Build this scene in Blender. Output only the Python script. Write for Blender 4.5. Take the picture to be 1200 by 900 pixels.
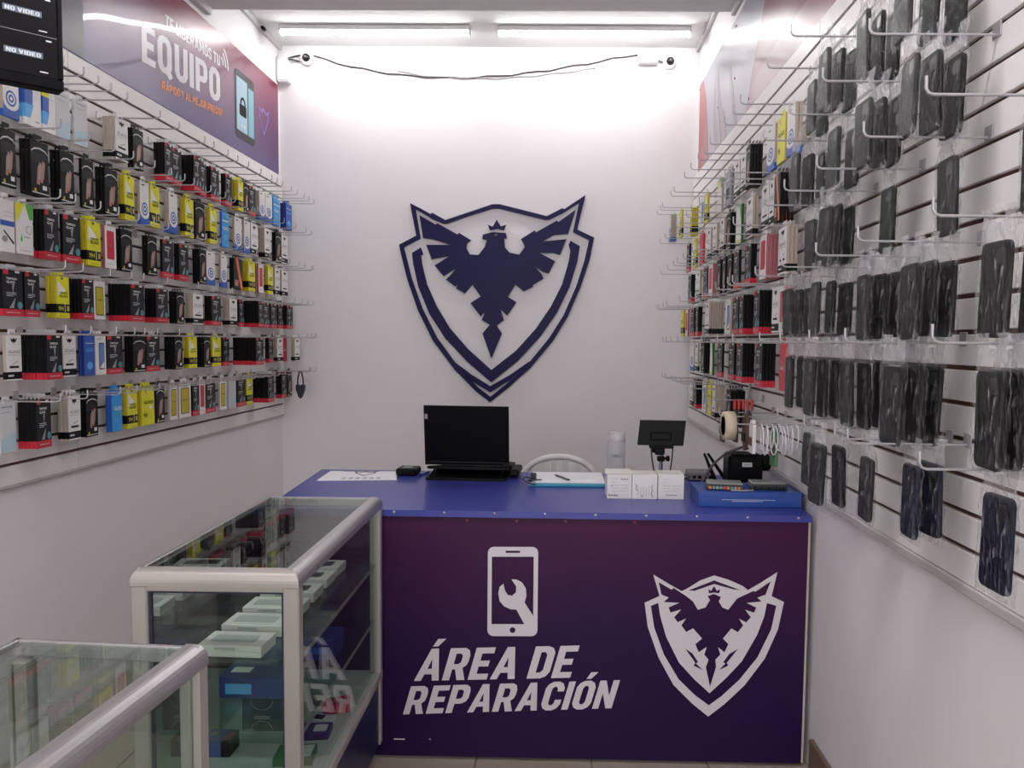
import bpy, math, random
from mathutils import Vector, Matrix
random.seed(7)
for o in list(bpy.data.objects): bpy.data.objects.remove(o)
SC = bpy.context.scene
COL = SC.collection
# ------------------------------------------------------------------ camera
F = 850.0; PX, PY, EYE = 645.0, 450.0, 1.45          # focal length and principal point for a 1200 x 900 frame
YAW, PITCH, ROLL = math.atan(13/F), math.atan(50/F), 0.0115
FW = Vector((-math.sin(YAW)*math.cos(PITCH), math.cos(YAW)*math.cos(PITCH), -math.sin(PITCH)))
_r = FW.cross(Vector((0, 0, 1))).normalized(); _u = _r.cross(FW)
RT = _r*math.cos(ROLL)+_u*math.sin(ROLL); UP = -_r*math.sin(ROLL)+_u*math.cos(ROLL)
CAM = Vector((0, 0, EYE))
cd = bpy.data.cameras.new('camera'); cam = bpy.data.objects.new('camera', cd); COL.objects.link(cam)
cd.sensor_width = 36; cd.lens = F/1200*36; cd.shift_x = -(PX-600)/1200; cd.clip_start = .02
m = Matrix((RT, UP, -FW)).transposed().to_4x4(); m.translation = CAM; cam.matrix_world = m
SC.camera = cam
# ------------------------------------------------------------------ world, exposure
WORLD = .50; TUBE = 8.0; TUBE_FRONT = 15.0
w = bpy.data.worlds.new('world'); SC.world = w; w.use_nodes = True
w.node_tree.nodes['Background'].inputs[0].default_value = (1, .955, .98, 1)
w.node_tree.nodes['Background'].inputs[1].default_value = WORLD
vs = SC.view_settings; vs.view_transform = 'Standard'; vs.look = 'None'; vs.gamma = 1; vs.use_curve_mapping = False
vs.exposure = 2.30
SC.cycles.transparent_max_bounces = 48
# ------------------------------------------------------------------ room dimensions (metres)
XL, XR, YB, ZC, ZF = -1.88, .87, 4.85, 3.365, 3.165       # walls, back wall, rear ceiling, front ceiling
SL, SR = -1.86, .847                                       # faces of the slatted panels
SLATP = .0753
Y0 = -2.2

# ------------------------------------------------------------------ projection helpers (measuring on real planes)
def proj(p):
    q = Vector(p)-CAM; z = q.dot(FW)
    return PX+F*q.dot(RT)/z, PY-F*q.dot(UP)/z
def on(x, y, ax, v):
    d = FW+RT*((x-PX)/F)-UP*((y-PY)/F)
    return CAM+d*((v-CAM[ax])/d[ax])
def y_of(px, X, z):            # depth along a side wall of a point at height z
    y = 3.0
    for _ in range(6): y = on(px, proj((X, y, z))[1], 0, X).y
    return y
def x_of(px, Y, z):
    x = 0.0
    for _ in range(4): x = on(px, proj((x, Y, z))[1], 1, Y).x
    return x

# ------------------------------------------------------------------ materials
MATS = {}
def M(name, col, rough=.5, metal=0., coat=0., emit=0., noise=0., nscale=40., bump=0., bscale=200., spec=.5):
    if name in MATS: return MATS[name]
    mt = bpy.data.materials.new(name); mt.use_nodes = True; MATS[name] = mt
    nt = mt.node_tree; b = nt.nodes['Principled BSDF']
    b.inputs['Base Color'].default_value = (*col, 1); b.inputs['Roughness'].default_value = rough
    b.inputs['Metallic'].default_value = metal; b.inputs['Coat Weight'].default_value = coat
    b.inputs['Coat Roughness'].default_value = .06; b.inputs['Specular IOR Level'].default_value = spec
    if emit:
        b.inputs['Emission Color'].default_value = (*col, 1); b.inputs['Emission Strength'].default_value = emit
    if noise or bump:
        tc = nt.nodes.new('ShaderNodeTexCoord')
    if noise:
        n = nt.nodes.new('ShaderNodeTexNoise'); n.inputs['Scale'].default_value = nscale; n.inputs['Detail'].default_value = 4
        mx = nt.nodes.new('ShaderNodeMix'); mx.data_type = 'RGBA'
        mx.inputs[6].default_value = (*[c*(1-noise) for c in col], 1); mx.inputs[7].default_value = (*[min(1, c*(1+noise)) for c in col], 1)
        nt.links.new(tc.outputs['Object'], n.inputs['Vector']); nt.links.new(n.outputs['Fac'], mx.inputs[0]); nt.links.new(mx.outputs[2], b.inputs['Base Color'])
    if bump:
        n2 = nt.nodes.new('ShaderNodeTexNoise'); n2.inputs['Scale'].default_value = bscale; n2.inputs['Detail'].default_value = 3
        bp = nt.nodes.new('ShaderNodeBump'); bp.inputs['Strength'].default_value = bump; bp.inputs['Distance'].default_value = .004
        nt.links.new(tc.outputs['Object'], n2.inputs['Vector']); nt.links.new(n2.outputs['Fac'], bp.inputs['Height']); nt.links.new(bp.outputs[0], b.inputs['Normal'])
    return mt
def gradient(name, lo, hi, axis, a, b_, rough=.25, coat=.6):
    """a colour that fades between two tones along an object axis, from a to b_"""
    mt = bpy.data.materials.new(name); mt.use_nodes = True; MATS[name] = mt
    nt = mt.node_tree; b = nt.nodes['Principled BSDF']; b.inputs['Roughness'].default_value = rough
    b.inputs['Coat Weight'].default_value = coat; b.inputs['Coat Roughness'].default_value = .04
    tc = nt.nodes.new('ShaderNodeTexCoord'); sp = nt.nodes.new('ShaderNodeSeparateXYZ'); mr = nt.nodes.new('ShaderNodeMapRange')
    n = nt.nodes.new('ShaderNodeTexNoise'); n.inputs['Scale'].default_value = 1.7
    ad = nt.nodes.new('ShaderNodeMath'); ad.operation = 'MULTIPLY_ADD'; ad.inputs[1].default_value = (b_-a)*.7
    mr.inputs[1].default_value = a+(b_-a)*.35; mr.inputs[2].default_value = b_+(b_-a)*.35
    mx = nt.nodes.new('ShaderNodeMix'); mx.data_type = 'RGBA'; mx.inputs[6].default_value = (*lo, 1); mx.inputs[7].default_value = (*hi, 1)
    nt.links.new(tc.outputs['Object'], sp.inputs[0]); nt.links.new(tc.outputs['Object'], n.inputs['Vector'])
    nt.links.new(n.outputs['Fac'], ad.inputs[0]); nt.links.new(sp.outputs[axis], ad.inputs[2])
    nt.links.new(ad.outputs[0], mr.inputs[0]); nt.links.new(mr.outputs[0], mx.inputs[0]); nt.links.new(mx.outputs[2], b.inputs['Base Color'])
    return mt
def glass_mat(name, tint, ior=1.5):
    mt = bpy.data.materials.new(name); mt.use_nodes = True; MATS[name] = mt; nt = mt.node_tree; nt.nodes.clear()
    out = nt.nodes.new('ShaderNodeOutputMaterial'); mx = nt.nodes.new('ShaderNodeMixShader'); fr = nt.nodes.new('ShaderNodeFresnel')
    tr = nt.nodes.new('ShaderNodeBsdfTransparent'); gl = nt.nodes.new('ShaderNodeBsdfGlossy')
    fr.inputs[0].default_value = ior; tr.inputs[0].default_value = (*tint, 1); gl.inputs['Roughness'].default_value = .01
    # the same reflectance for either side of a pane
    geo = nt.nodes.new('ShaderNodeNewGeometry'); ir = nt.nodes.new('ShaderNodeMapRange')
    ir.inputs[3].default_value = ior; ir.inputs[4].default_value = 1/ior
    nt.links.new(geo.outputs['Backfacing'], ir.inputs[0]); nt.links.new(ir.outputs[0], fr.inputs[0])
    nt.links.new(fr.outputs[0], mx.inputs[0]); nt.links.new(tr.outputs[0], mx.inputs[1]); nt.links.new(gl.outputs[0], mx.inputs[2])
    nt.links.new(mx.outputs[0], out.inputs[0])
    return mt
def film_mat():
    """thin crinkled polybag film: clear, with milky creases that paint in white glints, and a sheen"""
    mt = bpy.data.materials.new('bag_film'); mt.use_nodes = True; MATS['film'] = mt; nt = mt.node_tree; nt.nodes.clear()
    N = nt.nodes.new; L = nt.links.new
    out = N('ShaderNodeOutputMaterial'); mx = N('ShaderNodeMixShader'); m2 = N('ShaderNodeMixShader')
    tr = N('ShaderNodeBsdfTransparent'); df = N('ShaderNodeBsdfDiffuse'); gl = N('ShaderNodeBsdfGlossy')
    tr.inputs[0].default_value = (.97, .97, .97, 1); df.inputs[0].default_value = (.70, .70, .73, 1); gl.inputs['Roughness'].default_value = .09
    tc = N('ShaderNodeTexCoord'); mp = N('ShaderNodeMapping'); mp.inputs['Scale'].default_value = (60, 60, 13)
    n = N('ShaderNodeTexNoise'); n.inputs['Scale'].default_value = 1.5; n.inputs['Detail'].default_value = 4
    mr = N('ShaderNodeMapRange'); mr.inputs[1].default_value = .555; mr.inputs[2].default_value = .64; mr.inputs[3].default_value = .002; mr.inputs[4].default_value = .34  # streak mask: white glints along the creases put into the diffuse colour
    sp = N('ShaderNodeSeparateXYZ'); hz = N('ShaderNodeMapRange'); hz.inputs[1].default_value = -.045; hz.inputs[2].default_value = -.02; hz.inputs[4].default_value = .22
    ad = N('ShaderNodeMath'); lw = N('ShaderNodeLayerWeight'); lw.inputs[0].default_value = .4
    ml = N('ShaderNodeMath'); ml.operation = 'MULTIPLY_ADD'; ml.inputs[1].default_value = .20; ml.inputs[2].default_value = .014; ml.use_clamp = True
    bp = N('ShaderNodeBump'); bp.inputs['Strength'].default_value = 1; bp.inputs['Distance'].default_value = .016
    L(tc.outputs['Object'], mp.inputs[0]); L(mp.outputs[0], n.inputs['Vector']); L(n.outputs['Fac'], mr.inputs[0]); L(n.outputs['Fac'], bp.inputs['Height'])
    L(tc.outputs['Object'], sp.inputs[0]); L(sp.outputs[2], hz.inputs[0]); L(hz.outputs[0], ad.inputs[0]); L(mr.outputs[0], ad.inputs[1])    # gathered, folded film at the top
    L(ad.outputs[0], m2.inputs[0]); L(tr.outputs[0], m2.inputs[1]); L(df.outputs[0], m2.inputs[2])
    L(bp.outputs[0], gl.inputs['Normal']); L(lw.outputs['Facing'], ml.inputs[0]); L(ml.outputs[0], mx.inputs[0])
    L(m2.outputs[0], mx.inputs[1]); L(gl.outputs[0], mx.inputs[2]); L(mx.outputs[0], out.inputs[0])
    return mt
WALL = M('wall_paint', (.80, .78, .80), .55, noise=.025, nscale=3, bump=.12, bscale=60)
CEIL = M('ceiling_paint', (.80, .80, .80), .8, noise=.03, nscale=4, bump=.1, bscale=30)
SLATM = M('white_melamine', (.80, .785, .765), .35, noise=.02, nscale=9)
GROOVE = M('brown_groove', (.105, .042, .032), .6)
WIRE = M('white_wire', (.50, .49, .51), .3, metal=.55)
ALU = M('brushed_aluminium', (.50, .49, .50), .34, metal=.75, noise=.03, nscale=25)
ALUF = M('satin_aluminium', (.44, .41, .385), .42, metal=.35, noise=.02, nscale=25)
GLASS = glass_mat('pane_glass', (.90, .94, .915))
SHELFG = glass_mat('shelf_glass', (.84, .93, .89))
CLEAR = glass_mat('clear_plastic', (.93, .93, .93), 1.45)
FILM = film_mat()
GASKET = M('dark_gasket', (.03, .025, .06), .6)
NAVY = M('navy_board', (.008, .0055, .062), .36, spec=.15)
WHITE = M('white_print', (.80, .79, .82), .45)
BLACKP = M('black_plastic', (.003, .003, .0036), .42, spec=.15)
BLACKG = M('gloss_black', (.0025, .0025, .004), .25, spec=.15)
BLUETOP = M('blue_vinyl', (.040, .050, .30), .33, noise=.06, nscale=4, coat=.2)

# ------------------------------------------------------------------ mesh builder
class MB:
    def __init__(s): s.v = []; s.f = []; s.mi = []; s.mats = []; s.sm = []
    def _m(s, mt):
        if mt not in s.mats: s.mats.append(mt)
        return s.mats.index(mt)
    def add(s, vs_, fs, mt, smooth=False):
        n = len(s.v); k = s._m(mt); s.v += [tuple(p) for p in vs_]
        for f in fs: s.f.append(tuple(i+n for i in f)); s.mi.append(k); s.sm.append(smooth)
        return s
    def box(s, a, b, mt, sides=None):
        (x0, y0, z0), (x1, y1, z1) = a, b
        P = [(x0,y0,z0),(x1,y0,z0),(x1,y1,z0),(x0,y1,z0),(x0,y0,z1),(x1,y0,z1),(x1,y1,z1),(x0,y1,z1)]
        Q = [(0,3,2,1),(4,5,6,7),(0,1,5,4),(1,2,6,5),(2,3,7,6),(3,0,4,7)]
        return s.add(P, Q, mt)
    def bbox(s, a, b, mt, r=.002):
        """box with chamfered edges (24 verts)"""
        c = [(a[i]+b[i])/2 for i in range(3)]; h = [abs(b[i]-a[i])/2 for i in range(3)]; r = min(r, *[q*.9 for q in h])
        V = []; ix = {}
        for ax in range(3):
            for sg in (-1, 1):
                for su in (-1, 1):
                    for sv in (-1, 1):
                        u, v = [(1,2),(2,0),(0,1)][ax]
                        p = [0,0,0]; p[ax] = c[ax]+sg*h[ax]; p[u] = c[u]+su*(h[u]-r); p[v] = c[v]+sv*(h[v]-r)
                        sgn = [0,0,0]; sgn[ax] = sg; sgn[u] = su; sgn[v] = sv
                        ix[(ax, *sgn)] = len(V); V.append(p)
        Fc = []
        for ax in range(3):
            u, v = [(1,2),(2,0),(0,1)][ax]
            for sg in (-1, 1):
                q = []
                for su, sv in ((-1,-1),(1,-1),(1,1),(-1,1)):
                    k = [0,0,0]; k[ax] = sg; k[u] = su; k[v] = sv; q.append(ix[(ax, *k)])
                Fc.append(q if sg > 0 else q[::-1])
        for ax in range(3):                        # edges along ax
            u, v = [(1,2),(2,0),(0,1)][ax]
            for su in (-1, 1):
                for sv in (-1, 1):
                    k1 = [0,0,0]; k1[ax] = -1; k1[u] = su; k1[v] = sv; k2 = k1[:]; k2[ax] = 1
                    q = [ix[(u, *k1)], ix[(u, *k2)], ix[(v, *k2)], ix[(v, *k1)]]
                    Fc.append(q if su*sv < 0 else q[::-1])
        for sx in (-1, 1):
            for sy in (-1, 1):
                for sz in (-1, 1):
                    q = [ix[(0,sx,sy,sz)], ix[(1,sx,sy,sz)], ix[(2,sx,sy,sz)]]
                    Fc.append(q if sx*sy*sz > 0 else q[::-1])
        return s.add(V, Fc, mt)
    def quad(s, pts, mt): return s.add(pts, [tuple(range(len(pts)))], mt)
    def tube(s, path, r, mt, n=6, caps=True):
        P = [Vector(p) for p in path]; V = []; Fc = []
        up = Vector((0, 0, 1)); prev = None
        for i, p in enumerate(P):
            t = (P[min(i+1, len(P)-1)]-P[max(i-1, 0)]).normalized()
            if prev is None:
                a = t.cross(up if abs(t.z) < .9 else Vector((1, 0, 0))).normalized()
            else: a = (prev-t*prev.dot(t)).normalized()
            prev = a; b = t.cross(a); rr = r[i] if isinstance(r, (list, tuple)) else r
            V += [p+a*(rr*math.cos(2*math.pi*k/n))+b*(rr*math.sin(2*math.pi*k/n)) for k in range(n)]
        for i in range(len(P)-1):
            for k in range(n): Fc.append((i*n+k, i*n+(k+1) % n, (i+1)*n+(k+1) % n, (i+1)*n+k))
        s.add(V, Fc, mt, True)
        if caps: s.add(V[:n], [tuple(range(n))[::-1]], mt); s.add(V[-n:], [tuple(range(n))], mt)
        return s
    def lathe(s, prof, mt, n=24, c=(0, 0, 0), axis=2, smooth=True):
        V = []; Fc = []
        for (r, h) in prof:
            for k in range(n):
                a = 2*math.pi*k/n; q = [0, 0, 0]; q[axis] = c[axis]+h
                q[(axis+1) % 3] = c[(axis+1) % 3]+r*math.cos(a); q[(axis+2) % 3] = c[(axis+2) % 3]+r*math.sin(a); V.append(q)
        for i in range(len(prof)-1):
            for k in range(n): Fc.append((i*n+k, i*n+(k+1) % n, (i+1)*n+(k+1) % n, (i+1)*n+k))
        s.add(V, Fc, mt, smooth)
        if prof[0][0] > 1e-6: s.add(V[:n], [tuple(range(n))[::-1]], mt)
        if prof[-1][0] > 1e-6: s.add(V[-n:], [tuple(range(n))], mt)
        return s
    def ellipse(s, c, ry, rz, mt, n=14, x=0, a0=0, a1=2*math.pi):
        pts = [(x, c[0]+ry*math.cos(a0+(a1-a0)*k/n), c[1]+rz*math.sin(a0+(a1-a0)*k/n)) for k in range(n)]
        return s.quad(pts, mt)
    def mesh_in(s, me, mt, fn):
        return s.add([fn(v.co) for v in me.vertices], [tuple(p.vertices) for p in me.polygons], mt)
    def build(s, name, parent=None, loc=None, mesh_only=False):
        me = bpy.data.meshes.new(name); me.from_pydata(s.v, [], s.f)
        for mt in s.mats: me.materials.append(mt)
        me.polygons.foreach_set('material_index', s.mi); me.polygons.foreach_set('use_smooth', s.sm); me.update()
        if mesh_only: return me
        return put(name, me, parent, loc)
def put(name, me, parent=None, loc=None):
    o = bpy.data.objects.new(name, me); COL.objects.link(o)
    if parent: o.parent = parent
    if loc is not None: o.location = loc
    return o
def tag(o, label, cat, group=None):
    o['label'] = label; o['category'] = cat
    if group: o['group'] = group
    return o
def thing(name, label, cat, loc=(0, 0, 0), rz=0, group=None):
    o = bpy.data.objects.new(name, None); COL.objects.link(o); o.empty_display_size = .05
    o.location = loc; o.rotation_euler = (0, 0, rz)
    return tag(o, label, cat, group)
def struct(o): o['kind'] = 'structure'; return o
_tx = {}
def eval_curve(cu):
    o = bpy.data.objects.new('tmp', cu); COL.objects.link(o); dg = bpy.context.evaluated_depsgraph_get(); dg.update()
    me = bpy.data.meshes.new_from_object(o.evaluated_get(dg)); bpy.data.objects.remove(o); bpy.data.curves.remove(cu); return me
def text_mesh(t, bold=0., shear=0., extrude=0., res=2, spacing=1.0):
    k = (t, bold, shear, extrude, res, spacing)
    if k not in _tx:
        cu = bpy.data.curves.new('txt', 'FONT'); cu.body = t; cu.offset = bold; cu.shear = shear; cu.extrude = extrude
        cu.resolution_u = res; cu.space_character = spacing; _tx[k] = eval_curve(cu)
    return _tx[k]
def text_box(me):
    xs = [v.co.x for v in me.vertices]; ys = [v.co.y for v in me.vertices]; return min(xs), max(xs), min(ys), max(ys)
def outline_mesh(contours, depth):
    cu = bpy.data.curves.new('shape', 'CURVE'); cu.dimensions = '2D'; cu.fill_mode = 'BOTH'; cu.extrude = depth/2
    for c in contours:
        sp = cu.splines.new('POLY'); sp.points.add(len(c)-1); sp.use_cyclic_u = True
        for p, q in zip(sp.points, c): p.co = (q[0], q[1], 0, 1)
    return eval_curve(cu)
def shape_obj(name, contours, depth, mt, parent, fn):
    """closed outlines (2-D) cut out of a board of the given depth; fn maps (x, y, z) into the parent's space"""
    mb = MB(); mb.mesh_in(outline_mesh(contours, depth), mt, fn); return mb.build(name, parent)
GLY = dict(
 E=[[(0,0),(.52,0),(.52,.18),(.2,.18),(.2,.41),(.46,.41),(.46,.59),(.2,.59),(.2,.82),(.52,.82),(.52,1),(0,1)]],
 A=[[(0,0),(.19,0),(.24,.2),(.44,.2),(.49,0),(.68,0),(.44,1),(.24,1)],[(.28,.37),(.40,.37),(.34,.68)]],
 R=[[(0,0),(.2,0),(.2,.34),(.28,.34),(.40,0),(.62,0),(.47,.38),(.56,.46),(.59,.58),(.59,.76),(.54,.92),(.42,1),(0,1)],[(.2,.5),(.33,.5),(.39,.56),(.39,.76),(.33,.83),(.2,.83)]],
 D=[[(0,0),(.36,0),(.5,.06),(.58,.2),(.58,.8),(.5,.94),(.36,1),(0,1)],[(.2,.18),(.31,.18),(.38,.26),(.38,.74),(.31,.82),(.2,.82)]],
 P=[[(0,0),(.2,0),(.2,.33),(.40,.33),(.53,.4),(.59,.53),(.59,.78),(.54,.92),(.42,1),(0,1)],[(.2,.5),(.33,.5),(.39,.56),(.39,.77),(.33,.83),(.2,.83)]],
 C=[[(.58,.36),(.38,.36),(.38,.26),(.33,.17),(.25,.17),(.2,.25),(.2,.75),(.25,.83),(.33,.83),(.38,.74),(.38,.66),(.58,.66),(.58,.78),(.5,.94),(.38,1.01),(.2,1.01),(.07,.93),(0,.78),(0,.22),(.07,.07),(.2,-.01),(.38,-.01),(.5,.06),(.58,.22)]],
 I=[[(0,0),(.2,0),(.2,1),(0,1)]],
 O=[[(.2,-.01),(.38,-.01),(.51,.07),(.58,.22),(.58,.78),(.51,.93),(.38,1.01),(.2,1.01),(.07,.93),(0,.78),(0,.22),(.07,.07)],[(.25,.17),(.33,.17),(.38,.26),(.38,.74),(.33,.83),(.25,.83),(.2,.74),(.2,.26)]],
 N=[[(0,0),(.19,0),(.19,.55),(.41,0),(.6,0),(.6,1),(.41,1),(.41,.45),(.19,1),(0,1)]],
 T=[[(.17,0),(.37,0),(.37,.82),(.54,.82),(.54,1),(0,1),(0,.82),(.17,.82)]],
 L=[[(0,0),(.5,0),(.5,.18),(.2,.18),(.2,1),(0,1)]],
 B=[[(0,0),(.4,0),(.53,.06),(.6,.2),(.6,.36),(.5,.52),(.58,.64),(.58,.82),(.51,.94),(.4,1),(0,1)],[(.2,.17),(.34,.17),(.4,.23),(.4,.36),(.34,.42),(.2,.42)],[(.2,.59),(.33,.59),(.38,.64),(.38,.77),(.33,.83),(.2,.83)]],
 M=[[(0,0),(.19,0),(.19,.58),(.33,.2),(.43,.2),(.57,.58),(.57,0),(.76,0),(.76,1),(.57,1),(.38,.52),(.19,1),(0,1)]],
 S=[[(0,.3),(.2,.3),(.2,.24),(.25,.17),(.34,.17),(.39,.23),(.39,.32),(.34,.4),(.1,.52),(.02,.62),(.02,.8),(.08,.94),(.2,1.01),(.38,1.01),(.5,.94),(.56,.8),(.56,.7),(.37,.7),(.37,.77),(.33,.83),(.26,.83),(.21,.78),(.21,.7),(.26,.64),(.48,.53),(.57,.42),(.57,.2),(.51,.06),(.4,-.01),(.2,-.01),(.06,.06),(0,.2)]],
 U=[[(0,1),(0,.22),(.07,.07),(.2,-.01),(.38,-.01),(.51,.07),(.58,.22),(.58,1),(.38,1),(.38,.25),(.33,.17),(.25,.17),(.2,.25),(.2,1)]],
 Q=[[(.2,-.01),(.34,-.01),(.48,-.13),(.62,-.02),(.53,.09),(.58,.22),(.58,.78),(.51,.93),(.38,1.01),(.2,1.01),(.07,.93),(0,.78),(0,.22),(.07,.07)],[(.25,.17),(.33,.17),(.38,.26),(.38,.74),(.33,.83),(.25,.83),(.2,.74),(.2,.26)]],
 J=[[(0,.3),(0,.2),(.06,.06),(.18,-.01),(.32,-.01),(.45,.07),(.5,.2),(.5,1),(.3,1),(.3,.24),(.26,.17),(.21,.17),(.18,.22),(.18,.3)]],
 Y=[[(.2,0),(.4,0),(.4,.38),(.6,1),(.4,1),(.3,.62),(.2,1),(0,1),(.2,.38)]],
 V=[[(.2,0),(.42,0),(.62,1),(.42,1),(.31,.35),(.2,1),(0,1)]])
GLY['!'] = [[(0,.3),(.18,.3),(.2,1),(-.02,1)],[(0,0),(.19,0),(.19,.2),(0,.2)]]
GLY['¡'] = [[(0,.7),(.18,.7),(.2,0),(-.02,0)],[(0,1),(.19,1),(.19,.8),(0,.8)]]
GLY['Á'] = GLY['A']+[[(.26,1.07),(.40,1.07),(.56,1.30),(.34,1.30)]]
GLY['Ó'] = GLY['O']+[[(.22,1.08),(.36,1.08),(.52,1.31),(.30,1.31)]]
def lettering(name, t, mt, parent, org, ux, uz, un, width, cap, bold=.02, shear=0., thick=.0015, spacing=1., accent=None):
    """bold block letters fitted to a width and cap height; org = left end of the baseline, ux/uz along and up, un off the surface"""
    pen = 0.; cont = []
    for ch_ in t:
        if ch_ == ' ': pen += .24; continue
        g = GLY[ch_]; cont += [[(x+pen+y*shear, y) for x, y in c_] for c_ in g]; pen += max(x for c_ in g[:1] for x, y in c_)+.085
    x0 = min(x for c_ in cont for x, y in c_); x1 = max(x for c_ in cont for x, y in c_)
    org, ux, uz, un = Vector(org), Vector(ux), Vector(uz), Vector(un)
    return shape_obj(name, cont, 1., mt, parent, lambda c: org+ux*((c.x-x0)/(x1-x0)*width)+uz*(c.y*cap)+un*(c.z*thick))
def rrect(x0, x1, y0, y1, r, n=4):
    out = []
    for cx, cy, a in ((x1-r, y0+r, -90), (x1-r, y1-r, 0), (x0+r, y1-r, 90), (x0+r, y0+r, 180)):
        for k in range(n+1):
            t = math.radians(a+90*k/n); out.append((cx+r*math.cos(t), cy+r*math.sin(t)))
    return out

# ================================================================== THE ROOM
T = .12
struct(MB().box((XL-T, Y0, -.02), (XL, YB+T, ZC+.1), WALL).build('wall_left'))
struct(MB().box((XR, Y0, -.02), (XR+T, YB+T, ZC+.1), WALL).build('wall_right'))
struct(MB().box((XL, YB, -.02), (XR, YB+T, ZC+.1), WALL).build('wall_back'))
c = MB().box((XL, 3.88, ZC), (XR, YB, ZC+.1), CEIL); c.box((XL, Y0, ZF), (XR, 3.88, ZC+.1), CEIL); struct(c.build('ceiling'))
TILE = M('beige_tile', (.36, .30, .25), .35, noise=.12, nscale=6); GROUT = M('grey_grout', (.20, .18, .16), .8)
fl = struct(MB().box((XL, Y0, -.06), (XR, YB, -.004), GROUT).build('floor'))
tile_me = MB().bbox((.003, .003, -.006), (.397, .397, 0), TILE, .0015).build('tile', mesh_only=True)
ny = int((YB-Y0)/.4); nx = 7
for i in range(nx):
    for j in range(ny+1):
        t = put('tile', tile_me, fl, (XL+i*.4, Y0+j*.4, 0))
        t.scale = (min(1, (XR-XL-i*.4)/.4), min(1, (YB-Y0-j*.4)/.4), 1)
BASEB = M('brown_skirting', (.17, .115, .085), .5, noise=.1)
struct(MB().bbox((XR-.016, Y0, 0), (XR, 2.40, .115), BASEB, .003).build('baseboard_right'))
TRUNK = M('grey_trunking', (.55, .55, .55), .5)
struct(MB().bbox((XL, 3.88, ZC-.03), (XL+.022, YB, ZC), TRUNK, .003).build('trim_1'))
struct(MB().bbox((XR-.022, 3.88, ZC-.03), (XR, YB, ZC), TRUNK, .003).build('trim_2'))
struct(MB().bbox((XL, .2, ZF-.038), (XL+.035, 3.86, ZF), TRUNK, .004).build('trim_3'))
struct(MB().bbox((XR-.02, .2, ZF-.03), (XR, 3.86, ZF), TRUNK, .004).build('trim_4'))

# ------------------------------------------------------------------ LED tubes on the rear ceiling
LED = M('led_diffuser', (1, .985, .965), .4, emit=TUBE); LEDF = M('led_diffuser_front', (1, .955, .975), .4, emit=TUBE_FRONT)
HOUS = M('white_housing', (.8, .8, .8), .4)
for x0, x1, ty, tz, lm, who in ((-1.75, -.588, 4.55, ZC, LED, 'on the ceiling towards the purple banner'), (-.413, .757, 4.55, ZC, LED, 'on the ceiling towards the pink banner'),
                        (-1.70, -.54, 1.1, ZF, LEDF, 'over the display cases on the lower ceiling'), (-.40, .76, 1.1, ZF, LEDF, 'over the bagged phone cases on the lower ceiling')):
    t = thing('tube_light', 'long white LED tube light '+who, 'light', ((x0+x1)/2, ty, tz))
    hl = (x1-x0)/2
    MB().bbox((-hl, -.028, -.03), (hl, .028, 0), HOUS, .004).build('housing', t)
    mb = MB(); prof = [(-.024+.048*k/8, -.030-.022*math.sin(math.pi*k/8)) for k in range(9)]
    V = [(sx, p[0], p[1]) for sx in (-hl+.006, hl-.006) for p in prof]
    mb.add(V, [(k, k+1, 10+k, 9+k) for k in range(8)]+[tuple(range(9))[::-1], tuple(range(9, 18))], lm, True); mb.build('diffuser', t)
    for sx in (-1, 1): MB().bbox((sx*hl-.004, -.027, -.055), (sx*hl+.004, .027, 0), HOUS, .003).build('end_cap', t)

# ================================================================== SLATTED DISPLAY PANELS
def slatwall(side, y0, y1, zb, label):
    X = SL if side < 0 else SR; bk = XL if side < 0 else XR; d = -side          # d = direction into the room
    root = thing('slatwall_panel', label, 'panel', (X, (y0+y1)/2, zb)); hw = (y1-y0)/2-.0008
    a, b = sorted((0-.012*d, (bk-X)+.0005*d))
    MB().box((a, -hw, .001), (b, hw, 1.555), GROOVE).build('groove_backing', root)
    n = 20; first = .0705
    lo, hi = sorted((-.0118*d, 0.0)); sh = SLATP-.0105
    me = MB().bbox((lo, -hw, 0), (hi, hw, sh), SLATM, .0012).build('slat', mesh_only=True)
    foot = MB().bbox((lo, -hw, 0), (hi, hw, first-.005), SLATM, .0012).build('slat', mesh_only=True)
    put('slat', foot, root, (0, 0, 0))
    for i in range(n): put('slat', me, root, (0, 0, first+.0055+i*SLATP))
    return root
ZBL, ZBR = .942, .957
slatwall(-1, .30, 2.748, ZBL, 'white slatted wall panel nearest the black monitor')
slatwall(-1, 2.75, 4.83, ZBL, 'white slatted wall panel under the purple EQUIPO lettering')
slatwall(1, -.2, 2.498, ZBR, 'white slatted wall panel with bare slats between bagged phone cases')
slatwall(1, 2.50, 4.83, ZBR, 'white slatted wall panel behind the packs beside the tape roll')
RAILM = M('grey_moulding', (.50, .48, .48), .5)
struct(MB().bbox((SR-.004, -.2, ZBR-.026), (XR, 4.83, ZBR-.001), RAILM, .004).build('trim_5'))
struct(MB().bbox((XL, .3, ZBL-.010), (SL, 4.83, ZBL-.001), RAILM, .002).build('trim_6'))

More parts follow.
